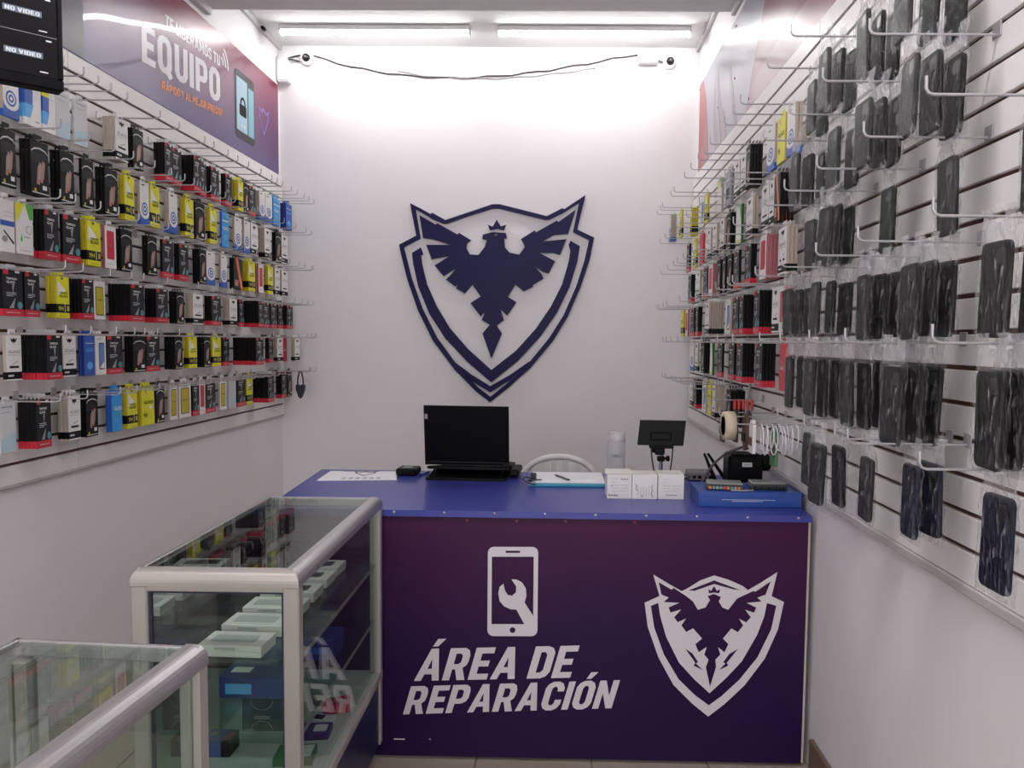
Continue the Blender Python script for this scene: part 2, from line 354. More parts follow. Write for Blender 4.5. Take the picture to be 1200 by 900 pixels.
# ================================================================== HOOKS
HL = .25
def hook_meshes(L):
    p = [(.004, 0, 0), (L-.012, 0, 0), (L-.004, 0, .003), (L, 0, .010), (L, 0, .030)]
    wire = MB().tube(p, .0026, WIRE, 6).build('display_hook', mesh_only=True)
    pl = MB().bbox((.0005, -.014, -.006), (.0035, .014, .024), WIRE, .001)
    pl.bbox((-.010, -.012, .012), (.0005, .012, .0155), WIRE, .0008)
    return wire, pl.build('back_plate', mesh_only=True)
HW, HP = hook_meshes(HL)
def hook(side, y, z, label, group, tilt=0.):
    o = put('display_hook', HW); o.location = (SL if side < 0 else SR, y, z)
    o.rotation_euler = (0, 0, tilt if side < 0 else math.pi+tilt)
    tag(o, label, 'hook', group); put('back_plate', HP, o); return o

# ================================================================== SCREEN-PROTECTOR PACKS
W0, H0, T0 = .085, .165, .0118
def pk(name, c, r=.35): return M('pack_'+name, c, r, spec=.2 if max(c) < .05 else .4)
CB, CR, CY, CW = pk('black', (.003, .003, .0035), .45), pk('red', (.55, .022, .045)), pk('yellow', (.74, .73, .015)), pk('white', (.80, .79, .77))
CG, CT, CBL, CCY = pk('charcoal', (.015, .017, .020), .4), pk('kraft', (.42, .35, .29)), pk('blue', (.02, .10, .44)), pk('cyan', (.03, .33, .76))
CO, CGN, CSK, CLG = pk('orange', (.75, .16, .03)), pk('green', (.11, .45, .06)), pk('skin', (.42, .20, .15)), pk('pale_grey', (.60, .62, .63))
CDY, CTE, CPK, CMR, CGY = pk('mustard', (.52, .42, .02)), pk('teal', (.08, .28, .30)), pk('pink', (.40, .12, .14)), pk('maroon', (.30, .05, .07)), pk('mid_grey', (.30, .31, .32))
CSB, CDB, CLC = pk('sky', (.10, .40, .80)), pk('deep_blue', (.012, .035, .22)), pk('screen_blue', (.12, .25, .50))
def make_pack(kind):
    mb = MB(); h, wd = H0, W0/2; e = .0004
    body = dict(black_red=CB, yellow=CDY, black_hand=CB, white_blue=CT, white_black=CT, white_red=CPK, white_yellow=CT, white_phone=CT, cyan=CBL, blue=CDB,
                blue_glass=CBL, yellow_glass=CDY, rainbow=CW, pale=CLG, corner=CT, stylus=CW, black_orange=CB, red=CR, green=pk('dark_green', (.03, .10, .03)), grey=CGY)[kind]
    face = dict(black_red=CG, yellow=CY, black_hand=CB, white_blue=CW, white_black=CW, white_red=CW, white_yellow=CW, white_phone=CW, cyan=CCY, blue=CBL,
                blue_glass=CCY, yellow_glass=CY, rainbow=CW, pale=CLG, corner=CW, stylus=CW, black_orange=CG, red=CR, green=CW, grey=CGY)[kind]
    top = -.004
    mb.bbox((-T0+.0006, -wd, top-h), (-.0003, wd, top), body, .0012)
    x = 0.0
    def R(y0, y1, z0, z1, mt, lv=0): # fractions: y 0..1 left to right, z 0..1 bottom to top
        mb.quad([(x+e*lv, -wd+y0*W0, top-h+z0*h), (x+e*lv, -wd+y1*W0, top-h+z0*h), (x+e*lv, -wd+y1*W0, top-h+z1*h), (x+e*lv, -wd+y0*W0, top-h+z1*h)], mt)
    def P(pts, mt, lv=1): mb.quad([(x+e*lv, -wd+a*W0, top-h+b*h) for a, b in pts], mt)
    def E(cy, cz, ry, rz, mt, lv=1): mb.ellipse((-wd+cy*W0, top-h+cz*h), ry*W0, rz*h, mt, 14, x+e*lv)
    def S(t, y0, y1, z0, z1, mt, lv=2, bold=.02):
        me = text_mesh(t, bold, 0, 0, 1); a, b, c_, d = text_box(me)
        mb.mesh_in(me, mt, lambda q: (x+e*lv, -wd+(y0+(q.x-a)/(b-a)*(y1-y0))*W0, top-h+(z0+(q.y-c_)/(d-c_)*(z1-z0))*h))
    def band(z0, z1, mt):            # a printed band that runs round the edges of the box
        g = .0005; a, b = top-h+z0*h, top-h+z1*h
        mb.box((-T0, -wd-g, a-(.0004 if z0 == 0 else 0)), (-.0002, wd+g, b), mt)
    R(.01, .99, .01, .99, face)
    # tab with a slot for the hook
    for ya, yb, za, zb in ((-.020, -.011, top, .016), (.011, .020, top, .016), (-.011, .011, .0055, .016)):
        mb.box((-T0/2-.0004, ya, za), (-T0/2+.0004, yb, zb), face if kind not in ('black_red',) else CLG)
    if kind == 'black_red':
        band(0, .15, CR); R(.0, 1, 0, .15, CR, 1); R(.05, .30, .90, 1, CR, 1); R(.62, .85, .945, .985, CW, 1)
        S('TEMPERED', .18, .72, .79, .835, CW); S('GLASS', .18, .60, .71, .765, CW)
        P([(.45, .70), (.58, .70), (.50, .50)], CGY); P([(.30, .17), (.52, .17), (.62, .40), (.55, .36)], CGY)
        E(.83, .24, .13, .08, CTE); R(.18, .66, .50, .512, CLG, 1); R(.18, .66, .465, .477, CLG, 1); R(.18, .5, .43, .442, CLG, 1)
        S('PREMIUM QUALITY', .15, .85, .06, .085, CW)
    elif kind == 'yellow':
        band(.13, .34, CB); R(0, 1, .13, .34, CB, 1)
        P([(.12, .55), (.12, .90), (.72, .66)], CW); S('TEMPERED', .2, .86, .59, .63, CB); S('GLASS', .2, .86, .50, .57, CB)
        S('9H', .12, .5, .18, .29, CY, 2, .01); R(.62, .66, .15, .37, CW, 2); R(.78, .95, .18, .3, CDY, 2); E(.45, .95, .08, .025, CB); R(.2, .85, .05, .065, CDY, 1)
    elif kind == 'black_hand':
        P([(.03, .80), (.2, .86), (.5, .885), (.8, .86), (.97, .80), (.97, .78), (.8, .83), (.5, .86), (.2, .83), (.03, .78)], CLG)
        P([(.3, .2), (.36, .5), (.44, .58), (.5, .45), (.47, .2)], CSK); P([(.5, .25), (.54, .5), (.66, .66), (.8, .62), (.72, .35), (.62, .24)], CSK)
        P([(.40, .3), (.47, .62), (.58, .60), (.56, .3)], CGY, 1.5); R(.62, .86, .12, .2, CW, 2); R(.04, .96, .035, .055, CLG, 1); R(.15, .27, .06, .12, CDY, 2)
        R(.03, .97, .60, .78, CG, .5)
    elif kind in ('white_blue',):
        band(0, .13, CBL); R(0, 1, 0, .13, CBL, 1)
        P([(0, .13), (1, .13), (1, .30), (.93, .22), (.75, .16), (.5, .14), (.25, .16), (.07, .22), (0, .30)], CBL, 1.2)
        E(.5, .37, .33, .155, CBL, 1.5); E(.5, .37, .25, .115, CW, 2); E(.5, .37, .17, .08, CBL, 2.5); E(.5, .37, .08, .035, CW, 3)
        R(.2, .5, .9, .93, CB, 1); R(.3, .75, .62, .632, CLG, 1)
    elif kind == 'white_black':
        band(.045, .20, CB); R(0, 1, .045, .20, CB, 1)
        P([(.28, .93), (.42, .90), (.5, .94), (.58, .90), (.72, .93), (.62, .83), (.54, .85), (.5, .78), (.46, .85), (.38, .83)], CB)
        S('GLASS', .12, .88, .60, .67, CGY); S('PROTECTOR', .12, .88, .55, .575, CGY); R(.2, .8, .28, .33, CG, 1); P([(.4, .35), (.75, .42), (.77, .44), (.42, .38)], CGY); R(.1, .45, .10, .14, CLG, 2)
    elif kind == 'white_red':
        P([(a, b) for a, b in rrect(.17, .83, .22, .88, .06)], CR); S('GLASS', .25, .75, .52, .57, CPK); R(.2, .8, .1, .125, CLG, 1); R(.3, .7, .93, .94, CLG, 1)
    elif kind == 'white_yellow':
        P(rrect(.15, .85, .12, .86, .05), CB); P(rrect(.19, .81, .14, .84, .04), CDY, 2); S('GLASS', .3, .7, .5, .54, CB, 3); R(.4, .6, .92, .93, CGY, 1)
    elif kind == 'white_phone':
        P(rrect(.33, .85, .14, .82, .06), CB); P(rrect(.37, .81, .17, .80, .05), CLC, 2); P([(.37, .17), (.81, .17), (.81, .35)], CW, 2.5); S('GLASS', .1, .6, .9, .94, CGY)
    elif kind == 'cyan':
        R(.1, .9, .74, .78, CW, 1); S('GLASS', .15, .85, .5, .6, CW); E(.5, .3, .25, .08, CSB); P([(0, 1), (1, 1), (1, .8), (.5, .9)], CSB)
    elif kind == 'blue':
        S('GLASS', .15, .85, .6, .7, CSB); E(.5, .25, .28, .1, CSB); R(.15, .85, .8, .82, CLG, 1)
    elif kind == 'blue_glass':
        S('GLASS', .2, .95, .52, .62, CW); E(.68, .43, .1, .05, CGN); S('9H', .2, .5, .22, .32, CSB); R(.3, .7, .93, .95, CBL, 1)
    elif kind == 'yellow_glass':
        S('GLASS', .15, .9, .56, .65, CB); E(.7, .47, .12, .05, CW); S('9H', .15, .4, .2, .34, CB); P([(.2, .9), (.5, .78), (.3, .95)], CDY)
    elif kind == 'rainbow':
        for z0, z1, mt in ((.86, 1, CPK), (.72, .86, CY), (.42, .72, CBL), (.15, .42, CSB)):
            a, b = .52-(1-z0)*.1, .52-(1-z1)*.1
            if z0 < .4: a, b = .30, .52
            P([(0, z0), (a, z0), (b, z1), (0, z1)], mt)
            g = .0005; mb.box((-T0, -wd-g, top-h+z0*h), (-.0002, -wd+.002, top-h+z1*h), mt)
        R(.6, .9, .7, .72, CLG, 1); R(.62, .8, .6, .61, CLG, 1); R(.62, .85, .1, .13, CGY, 1)
    elif kind == 'pale':
        R(.1, .8, .9, .925, CGY, 1); R(.1, .7, .8, .812, CGY, 1); R(.04, .96, .03, .3, CSB if False else pk('ice', (.45, .60, .66)), 1); P([(.04, .3), (.96, .3), (.96, .42), (.5, .33)], pk('ice', (.45, .60, .66)))
    elif kind == 'corner':
        P([(.0, 1), (.55, 1), (.2, .72), (0, .60)], CY); P([(.55, 1), (1, 1), (1, .72), (.8, .70)], CGN)
        E(.75, .50, .17, .09, CGY); E(.75, .50, .14, .075, CW, 2); P([(.25, .28), (.32, .42), (.38, .28), (.33, .24)], CGN); R(.2, .9, .07, .1, CLG, 1); R(.45, .8, .34, .36, CGY, 1)
    elif kind == 'stylus':
        R(0, 1, .50, .60, CBL, 1); P([(.2, .4), (.26, .42), (.95, .2), (.9, .16)], CB); E(.3, .25, .2, .06, CGY); R(.3, .9, .75, .78, CLG, 1); R(.3, .9, .68, .70, CLG, 1)
    elif kind == 'black_orange':
        P([(.2, 1), (.5, 1), (1, .1), (1, 0), (.8, 0)], CO); R(.1, .5, .1, .3, CSK, 2)
    elif kind == 'red':
        E(.5, .55, .2, .1, CPK); S('GLASS', .2, .8, .45, .52, CW)
    elif kind == 'green':
        P([(.5, 1), (1, 1), (1, .5)], CGN); R(.1, .9, .05, .1, CY, 1)
    elif kind == 'grey':
        R(.2, .8, .7, .78, CLG, 1); R(.2, .8, .2, .5, CG, 1); R(.3, .7, .05, .1, CPK, 1)
    return mb.build('glass_pack', mesh_only=True)
DESC = dict(black_red='black red-footed', yellow='yellow black-banded', black_hand='black hand-picture', white_blue='white blue-ringed', white_black='white black-banded',
            white_red='white red-window', white_yellow='white yellow-window', white_phone='white phone-picture', cyan='sky-blue', blue='dark-blue', blue_glass='bright-blue',
            yellow_glass='plain-yellow', rainbow='rainbow-striped', pale='pale-grey', corner='yellow-green-cornered', stylus='white blue-striped', black_orange='black orange-slashed',
            red='plain-red', green='green-cornered', grey='mid-grey')
SHORT = dict(zip(DESC, ['red-footed', 'yellow', 'hand-picture', 'blue-ringed', 'black-banded', 'red-window', 'yellow-window', 'phone-picture', 'sky-blue', 'dark-blue', 'bright-blue', 'plain-yellow', 'rainbow', 'pale-grey', 'two-corner', 'blue-striped', 'orange-slashed', 'plain-red', 'green-cornered', 'mid-grey']))
PACK = {k: make_pack(k) for k in DESC}
ORD = ['top', 'second', 'third', 'fourth', 'fifth', 'bottom']
def stack_row(side, row, zh, zbot, items):
    """items: (kind, edge pixels ...) measured along the row; side -1: (side start, front near, front far), side +1: (front far, front near, side end)"""
    wall = 'monitor wall' if side < 0 else 'phone-case wall'; S0 = SL if side < 0 else SR
    zm = (zh+zbot)/2; rec = []
    for it in items:
        kind = it[0]
        if side < 0: xs, xn, xf = it[1:4]
        else: xf, xn, xs = it[1:4]
        off = .10
        for _ in range(3):
            X1 = S0-side*off; y1 = y_of(xn, X1, zm); wdp = abs(xn-xs)*y1/F; off = min(max(.035+wdp, .075), .205)
        X1 = S0-side*off; y1 = y_of(xn, X1, zm); y2 = y_of(xf, X1, zm)
        while y2 > 4.77 and off < .235:
            off += .01; X1 = S0-side*off; y1 = y_of(xn, X1, zm); y2 = y_of(xf, X1, zm)
        y1 = min(y1, 4.70)
        rec.append([kind, y1, min(max(y2-y1, .068), .105), off, max(1, min(14, round(wdp/(T0+.0012))))])
    rec.sort(key=lambda r: r[1])
    for a, b in zip(rec, rec[1:]):
        gap = b[1]-a[1]-.004
        if a[2] > gap: a[2] = max(gap, .060)
        if b[1] < a[1]+a[2]+.003: b[1] = a[1]+a[2]+.003
    for i, (kind, y1, wd, off, n) in enumerate(rec):
        yc = y1+wd/2
        nb = sorted({SHORT[rec[j][0]] for j in (i-1, i+1) if 0 <= j < len(rec)}-{SHORT[kind]})
        where = 'among its like' if not nb else 'beside '+' and '.join(nb)+' packs'
        grp = f'{DESC[kind]} packs, {ORD[row]} row of {wall}, {where}'
        hook(side, yc, zh, f'wire hook through {SHORT[kind]} packs, {ORD[row]} row of {wall}, {where}', 'hooks of '+grp)
        for k in range(n):
            jit = random.uniform(-.0022, .0022) if k else 0
            xo = off-k*(T0+.0013)
            if xo < T0+.004: break
            o = put('glass_pack', PACK[kind]); o.location = (S0-side*xo, yc+jit, zh)
            o.rotation_euler = (0, 0, (0 if side < 0 else math.pi)+random.uniform(-.03, .03)*(1 if n == 1 else .12))
            o.scale = (1, wd/W0, (zh-.004-zbot)/H0)
            tag(o, f'{"single" if n == 1 else "foremost" if k == 0 else "tucked-behind"} {DESC[kind]} pack, {ORD[row]} row of {wall}, {where}', 'pack', grp)
B, Yl, Hd, WB, WK = 'black_red', 'yellow', 'black_hand', 'white_blue', 'white_black'
stack_row(-1, 0, 2.318, 2.150, [(WB, -4, 3, 21), ('rainbow', 21, 29, 48), ('rainbow', 45, 50, 66), ('pale', 63, 66, 82), ('pale', 85, 88, 102), (WK, 118, 135, 150), (Hd, 150, 156, 168),
    (B, 180, 193, 200), (B, 195, 201, 213), (B, 211, 227, 236), (B, 228, 234, 242), (B, 242, 247, 257), (B, 258, 264, 272), (Yl, 272, 279, 284), (Hd, 281, 286, 290), (B, 286, 290, 298),
    (WB, 298, 304, 311), (WB, 308, 311, 320), ('cyan', 316, 320, 330), ('blue', 329, 335, 342)])
stack_row(-1, 1, 2.112, 1.926, [(Hd, -6, 0, 19), (Hd, 22, 36, 57), (Hd, 58, 71, 87), (Hd, 91, 96, 108), (Hd, 113, 123, 138), (Yl, 139, 146, 157), (WB, 160, 164, 170), (Yl, 168, 176, 187),
    (WB, 190, 198, 208), (Yl, 209, 217, 227), (Hd, 225, 229, 240), (Yl, 241, 246, 254), ('cyan', 256, 260, 268), (WB, 271, 275, 283), (WB, 282, 286, 293), (WK, 291, 294, 302), (WK, 302, 310, 317), (Hd, 317, 323, 330), (WK, 328, 330, 337)])
stack_row(-1, 2, 1.888, 1.716, [('stylus', -8, 0, 12), ('corner', 12, 18, 39), (B, 40, 52, 69), (B, 68, 74, 94), (Yl, 90, 102, 118), ('white_red', 118, 123, 136), (Hd, 136, 142, 155), (Hd, 165, 173, 184),
    (B, 187, 190, 204), (B, 205, 210, 221), (Hd, 226, 234, 241), (WB, 239, 242, 252), (WB, 255, 259, 266), ('black_orange', 267, 274, 284), (Yl, 284, 291, 299), ('white_red', 299, 303, 307), (Yl, 308, 314, 320), (WK, 319, 322, 328), (WK, 327, 330, 340)])
stack_row(-1, 3, 1.664, 1.512, [(B, -6, 3, 27), (B, 24, 29, 47), (Yl, 55, 66, 81), (B, 81, 96, 110), ('white_yellow', 106, 110, 119), (B, 127, 153, 169), (B, 169, 183, 197), (Hd, 197, 207, 215), (WK, 215, 226, 238),
    (B, 240, 248, 259), (WK, 259, 269, 278), (B, 277, 280, 286), (B, 284, 303, 307), (B, 305, 308, 317), (B, 315, 317, 325), (B, 323, 326, 333), (B, 332, 336, 344)])
stack_row(-1, 4, 1.455, 1.300, [(WK, 1, 7, 24), (B, 25, 55, 73), (WK, 70, 74, 88), ('blue', 89, 99, 104), ('white_phone', 99, 106, 119), (B, 121, 125, 144), (Hd, 144, 156, 171), (B, 168, 172, 187), (Hd, 193, 205, 214), (Yl, 215, 221, 231),
    (Hd, 231, 239, 246), (Yl, 245, 249, 259), (B, 257, 261, 269), (B, 271, 300, 309), (B, 309, 315, 320), (WK, 321, 325, 332), ('red', 330, 332, 339), (WK, 339, 343, 349)])
stack_row(-1, 5, 1.237, 1.068, [('pale', -6, 0, 10), (B, 21, 43, 60), (WK, 66, 80, 89), (Hd, 89, 101, 115), ('blue_glass', 122, 131, 141), (Yl, 141, 149, 161), ('yellow_glass', 160, 166, 181), (Hd, 179, 183, 193), ('white_yellow', 195, 199, 208), ('white_yellow', 206, 210, 225),
    (B, 224, 226, 232), ('white_red', 229, 232, 239), (B, 237, 240, 253), ('white_yellow', 254, 258, 264), ('pale', 263, 270, 275), (B, 273, 278, 288), (Yl, 286, 289, 296), (B, 297, 314, 321), (B, 322, 330, 336), (Hd, 334, 337, 342)])
# right wall
stack_row(1, 0, 2.265, 2.095, [(WB, 784, 786, 793), (Yl, 792, 800, 803), (Yl, 804, 811, 818), ('white_phone', 818, 825, 827), (Yl, 826, 829, 832), ('corner', 832, 846, 850), ('grey', 850, 856, 861), (WK, 860, 867, 869), (WK, 868, 874, 877), (Hd, 876, 879, 895), (WB, 895, 908, 913), ('yellow_glass', 911, 920, 926), (WB, 922, 932, 940)])
stack_row(1, 1, 2.06, 1.888, [(B, 800, 808, 810), (Yl, 811, 816, 818), ('red', 818, 824, 827), (WK, 827, 833, 835), (WK, 834, 840, 843), (WK, 843, 849, 852), (Hd, 851, 856, 862), ('green', 861, 869, 873), (WK, 872, 882, 891), (WK, 890, 901, 904), (WK, 903, 907, 909), ('black_orange', 909, 914, 930)])
stack_row(1, 2, 1.865, 1.695, [(B, 804, 810, 815), (WK, 815, 820, 821), (B, 820, 829, 831), ('white_red', 830, 835, 840), (Hd, 840, 844, 846), (Hd, 847, 850, 853), (Hd, 853, 857, 859), (B, 859, 866, 868), (B, 868, 880, 889), ('white_red', 890, 898, 914), (WK, 912, 922, 934)])
stack_row(1, 3, 1.66, 1.490, [(Yl, 797, 801, 802), ('white_red', 801, 806, 809), (B, 808, 813, 815), (B, 815, 818, 824), (WK, 825, 831, 848), ('white_phone', 847, 856, 858), (B, 857, 865, 867), (B, 866, 871, 884), (B, 883, 890, 906), (WK, 906, 914, 917), ('white_red', 916, 919, 926)])
stack_row(1, 4, 1.455, 1.285, [(WB, 806, 813, 814), (WK, 814, 818, 821), (Hd, 821, 825, 832), ('green', 832, 835, 837), (B, 838, 846, 850), (B, 851, 860, 862), (B, 863, 870, 884), (B, 885, 893, 910), ('red', 914, 920, 923)])
stack_row(1, 5, 1.245, 1.075, [(WK, 806, 812, 814), (B, 813, 816, 823), ('white_phone', 823, 827, 828), ('yellow_glass', 829, 833, 835), (WK, 835, 838, 850), (Hd, 851, 856, 872)])
# hooks that carry nothing
for px, row, zh in ((359, 0, 2.318), (364, 2, 1.888), (366, 4, 1.455)):
    y = y_of(px, SL+HL, zh)+.05
    hook(-1, y, zh, f'empty white wire hook ending the {ORD[row]} row of monitor wall beside back wall', f'empty hooks, {ORD[row]} row of monitor wall')
for px, row, zh in ((1103, 2, 1.865), (1012, 2, 1.865), (783, 0, 2.265), (776, 3, 1.66), (771, 4, 1.455)):
    pass

# ================================================================== BAGGED PHONE CASES
CASEM = [M('case_black', (.0022, .0022, .0026), .5, spec=.15), M('case_charcoal', (.006, .0064, .0075), .5, spec=.15), M('case_navy', (.004, .007, .022), .5, spec=.15)]
def case_mesh(v):
    hw, hh, t = (.037, .0765, .0055)
    mt = CASEM[v]; mb = MB(); ol = rrect(-hw, hw, -hh, hh, .011, 3)
    n = len(ol); rings = []
    for x, s in ((-t, .93), (-t*.6, 1), (t*.6, 1), (t, .95)):
        rings.append([(x, a*s, b*(1-(1-s)*.5)) for a, b in ol])
    V = sum(rings, []); Fc = []
    for i in range(3):
        for k in range(n): Fc.append((i*n+k, i*n+(k+1) % n, (i+1)*n+(k+1) % n, (i+1)*n+k))
    mb.add(V, Fc, mt, True); mb.add(rings[0], [tuple(range(n))[::-1]], mt); mb.add(rings[3], [tuple(range(n))], mt)
    cam_ = [(t+.0006, .006+a*.5, .040+b*.5) for a, b in rrect(0, .05, 0, .05, .012, 3)]
    mb.quad(cam_, M('camera_cutout', (.004, .004, .004), .3))
    if v == 1: mb.box((t-.001, -hw*.9, .002), (t+.0007, hw*.9, .004), CASEM[0])
    return mb.build('phone_case', mesh_only=True)
def bag_mesh(seed):
    rnd = random.Random(seed); nu, nv = 9, 18; hw = .050; z0, z1 = .016, -.205
    V = []; Fc = []
    def thick(v):           # half thickness down the bag
        z = z0+(z1-z0)*v
        if z > -.018: return .0012
        if z > -.045: return .0012+(.0105-.0012)*(-.018-z)/.027
        if z < -.195: return max(.001, .010*(z-z1)/.010)
        return .0105
    for s in (-1, 1):
        for j in range(nv+1):
            v = j/nv; z = z0+(z1-z0)*v; pinch = 1-.20*math.exp(-((z+.012)/.022)**2)
            for i in range(nu+1):
                u = i/nu*2-1
                th = thick(v)*(1-abs(u)**5)+.0004
                cr = rnd.uniform(-.003, .003)*(1 if z > -.05 or abs(u) > .75 else .45)
                V.append((s*th+cr, u*hw*pinch+rnd.uniform(-.0015, .0015), z+rnd.uniform(-.001, .001)))
    o2 = (nu+1)*(nv+1)
    for j in range(nv):
        for i in range(nu):
            a = j*(nu+1)+i; z = z0+(z1-z0)*(j+.5)/nv
            if abs((i+.5)/nu-.5) < .12 and -.006 < z < .010: continue       # punched hole for the hook
            Fc.append((a, a+nu+1, a+nu+2, a+1)); Fc.append((o2+a, o2+a+1, o2+a+nu+2, o2+a+nu+1))
    mb = MB(); mb.add(V, Fc, FILM, True); return mb.build('bag', mesh_only=True)
CASES = [case_mesh(v) for v in range(3)]; BAGS = [bag_mesh(s) for s in range(5)]
NUM = {1: 'alone', 2: 'one of a pair', 3: 'one of three', 4: 'one of four'}
def bags(row, z, tip, x0, x1, n, note, v=0, sz=1.):
    """tip = pixel column of the hook's tip; x0, x1 = pixel columns the bags span"""
    Y = y_of(tip, SR-HL, z)
    xf, xb = x_of(x0, Y+.042, z-.1), x_of(x1, Y-.040, z-.1)
    xb = min(xb, SR-.014); xf = min(max(xf, SR-HL+.012), xb-.030*(n-1))
    hook(1, Y, z, f'wire hook with {n} bagged case{"s" if n > 1 else ""}, {ORD[row]} row, {note}', f'phone-case hooks, {ORD[row]} row, {note}')
    POS = {1: ['alone'], 2: ['at hook tip', 'at hook root'], 3: ['at hook tip', 'mid-hook', 'at hook root']}[n]
    for k in range(n):
        X = xf+(xb-xf)*(k/(n-1) if n > 1 else .5)
        dz = random.uniform(-.004, .004)
        o = thing('bagged_phone_case', f'bagged black phone case {POS[k]}, {ORD[row]} row, {note}', 'phone case', (X, Y+random.uniform(-.004, .004), z), math.pi+random.uniform(-.10, .10), f'bagged phone cases, {ORD[row]} row, {note}')
        vv = v if k or v == 2 else (v if random.random() < .5 else 1-v)
        c1 = put('phone_case', CASES[vv], o, (0, 0, -.118*sz+dz)); c1.scale = (1, sz, sz); c1.rotation_euler = (random.uniform(-.03, .03), random.uniform(-.03, .03), 0)
        b1 = put('bag', BAGS[random.randrange(5)], o); b1.scale = (1, sz*1.0, sz)
R6 = [2.265, 2.06, 1.865, 1.66, 1.455, 1.245]
bags(0, R6[0], 899, 946, 970, 2, 'beside the last blue-ringed pack', sz=.97)
bags(0, R6[0], 927, 960, 1003, 3, 'under the pink banner stripe')
bags(0, R6[0], 962, 1004, 1056, 3, 'under the crimson banner letters')
bags(0, R6[0], 1010, 1048, 1135, 3, 'highest and nearest the room front')
bags(1, R6[1], 894.6, 927, 968, 3, 'next to the orange-slashed packs')
bags(1, R6[1], 925, 970, 1006, 2, 'above the fourth-row pair')
bags(1, R6[1], 964, 1004, 1057, 3, 'beside the bare slats')
bags(1, R6[1], 1019, 1055, 1130, 3, 'with golden glints in the film')
bags(2, R6[2], 894, 945, 968, 2, 'next to the kraft-edged packs', sz=.95)
bags(2, R6[2], 919, 968, 1000, 3, 'before the long bare slats')
bags(2, R6[2], 957, 1027, 1056, 1, 'over the six crowded cases')
bags(2, R6[2], 1012, 1093, 1128, 1, 'near the bare slat middle')
bags(2, R6[2], 1085, 1178, 1250, 1, 'towards the room front', 1)
bags(3, R6[3], 885, 925, 952, 3, 'next to the red-window packs', sz=.93)
bags(3, R6[3], 916, 950, 997, 3, 'crowding the narrow trio', sz=.93)
bags(3, R6[3], 956, 1003, 1056, 3, 'under the lone case')
bags(3, R6[3], 1005, 1055, 1120, 3, 'widest trio before bare slats', 1)
bags(3, R6[3], 1093, 1150, 1235, 2, 'towards the room front', 1, 1.02)
bags(4, R6[4], 890, 920, 946, 2, 'next to the plain-red pack')
bags(4, R6[4], 914, 943, 985, 3, 'second hook along from red pack', sz=1.04)
bags(4, R6[4], 948, 986, 1040, 3, 'third hook along from red pack', sz=1.05)
bags(4, R6[4], 990, 1036, 1101, 3, 'last before the bare slats', 1, 1.1)
bags(4, R6[4], 1092, 1150, 1222, 3, 'towards the room front', 0, 1.05)
bags(5, R6[5], 911, 940, 953, 1, 'next to the white cables', sz=.95)
bags(5, R6[5], 942, 951, 991, 2, 'above the blue box', sz=.98)
bags(5, R6[5], 978, 1004, 1026, 1, 'slim one between two pairs', 1, .9)
bags(5, R6[5], 993, 1057, 1102, 2, 'with bluish lower halves', 2)
bags(5, R6[5], 1077, 1157, 1188, 1, 'lowest towards the room front', 2, 1.06)

# ================================================================== BANNERS
def buckle(mt, dist):
    """slow waviness of the sheet, in its normals"""
    nt = mt.node_tree; b = nt.nodes['Principled BSDF']
    tc = nt.nodes.new('ShaderNodeTexCoord'); n = nt.nodes.new('ShaderNodeTexNoise'); n.inputs['Scale'].default_value = 1.6; n.inputs['Detail'].default_value = 0
    bp = nt.nodes.new('ShaderNodeBump'); bp.inputs['Strength'].default_value = 1; bp.inputs['Distance'].default_value = dist
    nt.links.new(tc.outputs['Object'], n.inputs['Vector']); nt.links.new(n.outputs['Fac'], bp.inputs['Height'])
    nt.links.new(bp.outputs[0], b.inputs['Normal']); nt.links.new(bp.outputs[0], b.inputs['Coat Normal']); return mt
def banner_panel(root, side, y0, y1, z0, z1, mt):
    a, b = sorted((-side*.0005, -side*.004)); return MB().bbox((a, y0, z0), (b, y1, z1), mt, .0008).build('panel', root)
BZ0, BZ1 = 2.525, 3.10
PURP = buckle(gradient('purple_crimson_print', (.055, .028, .17), (.22, .008, .045), 2, BZ0+.05, BZ1-.02, .3, .5), .05)
bn = thing('banner_sign', 'purple and crimson glossy banner with EQUIPO lettering and a phone picture', 'sign', (XL, 0, 0))
banner_panel(bn, -1, 1.2, 4.815, BZ0, BZ1, PURP)
BX = .0046
BWHITE = buckle(M('banner_white', (.72, .70, .74), .3, coat=.7), .05)
lettering('lettering', 'TE LIBERAMOS TU', BWHITE, bn, (BX, 3.46, 2.90), (0, 1, .035), (0, 0, 1), (1, 0, 0), .545, .058, .03, 0, .001)
lettering('lettering', 'EQUIPO', BWHITE, bn, (BX, 3.26, 2.668), (0, 1, .077), (0, 0, 1), (1, 0, 0), .74, .168, .045, 0, .001)
lettering('lettering', '¡RÁPIDO Y AL MEJOR PRECIO!', M('orange_print', (.80, .27, .10), .4), bn, (BX, 3.41, 2.60), (0, 1, .095), (0, 0, 1), (1, 0, 0), .61, .038, .03, 0, .001)
for k, (r0, r1) in enumerate(((.028, .042), (.058, .072), (.088, .102))):   # radio waves
    a = [math.radians(-8+70*i/8) for i in range(9)]
    pts = [(r1*math.cos(t), r1*math.sin(t)) for t in a]+[(r0*math.cos(t), r0*math.sin(t)) for t in a[::-1]]
    shape_obj('radio_wave', [pts], .001, BWHITE, bn, lambda q: (BX+q.z, 4.005+q.x, 2.945+q.y))
def flat(name, pts, mt, x, parent, th=.0008): return shape_obj(name, [pts], th, mt, parent, lambda q: (x+q.z, q.x, q.y))
pic = flat('phone_picture', rrect(4.18, 4.44, 2.600, 2.985, .03), M('phone_black', (.02, .02, .03), .3), BX, bn)
flat('phone_screen', rrect(4.20, 4.34, 2.645, 2.945, .006), M('screen_pale', (.42, .62, .74), .4), BX+.001, pic)
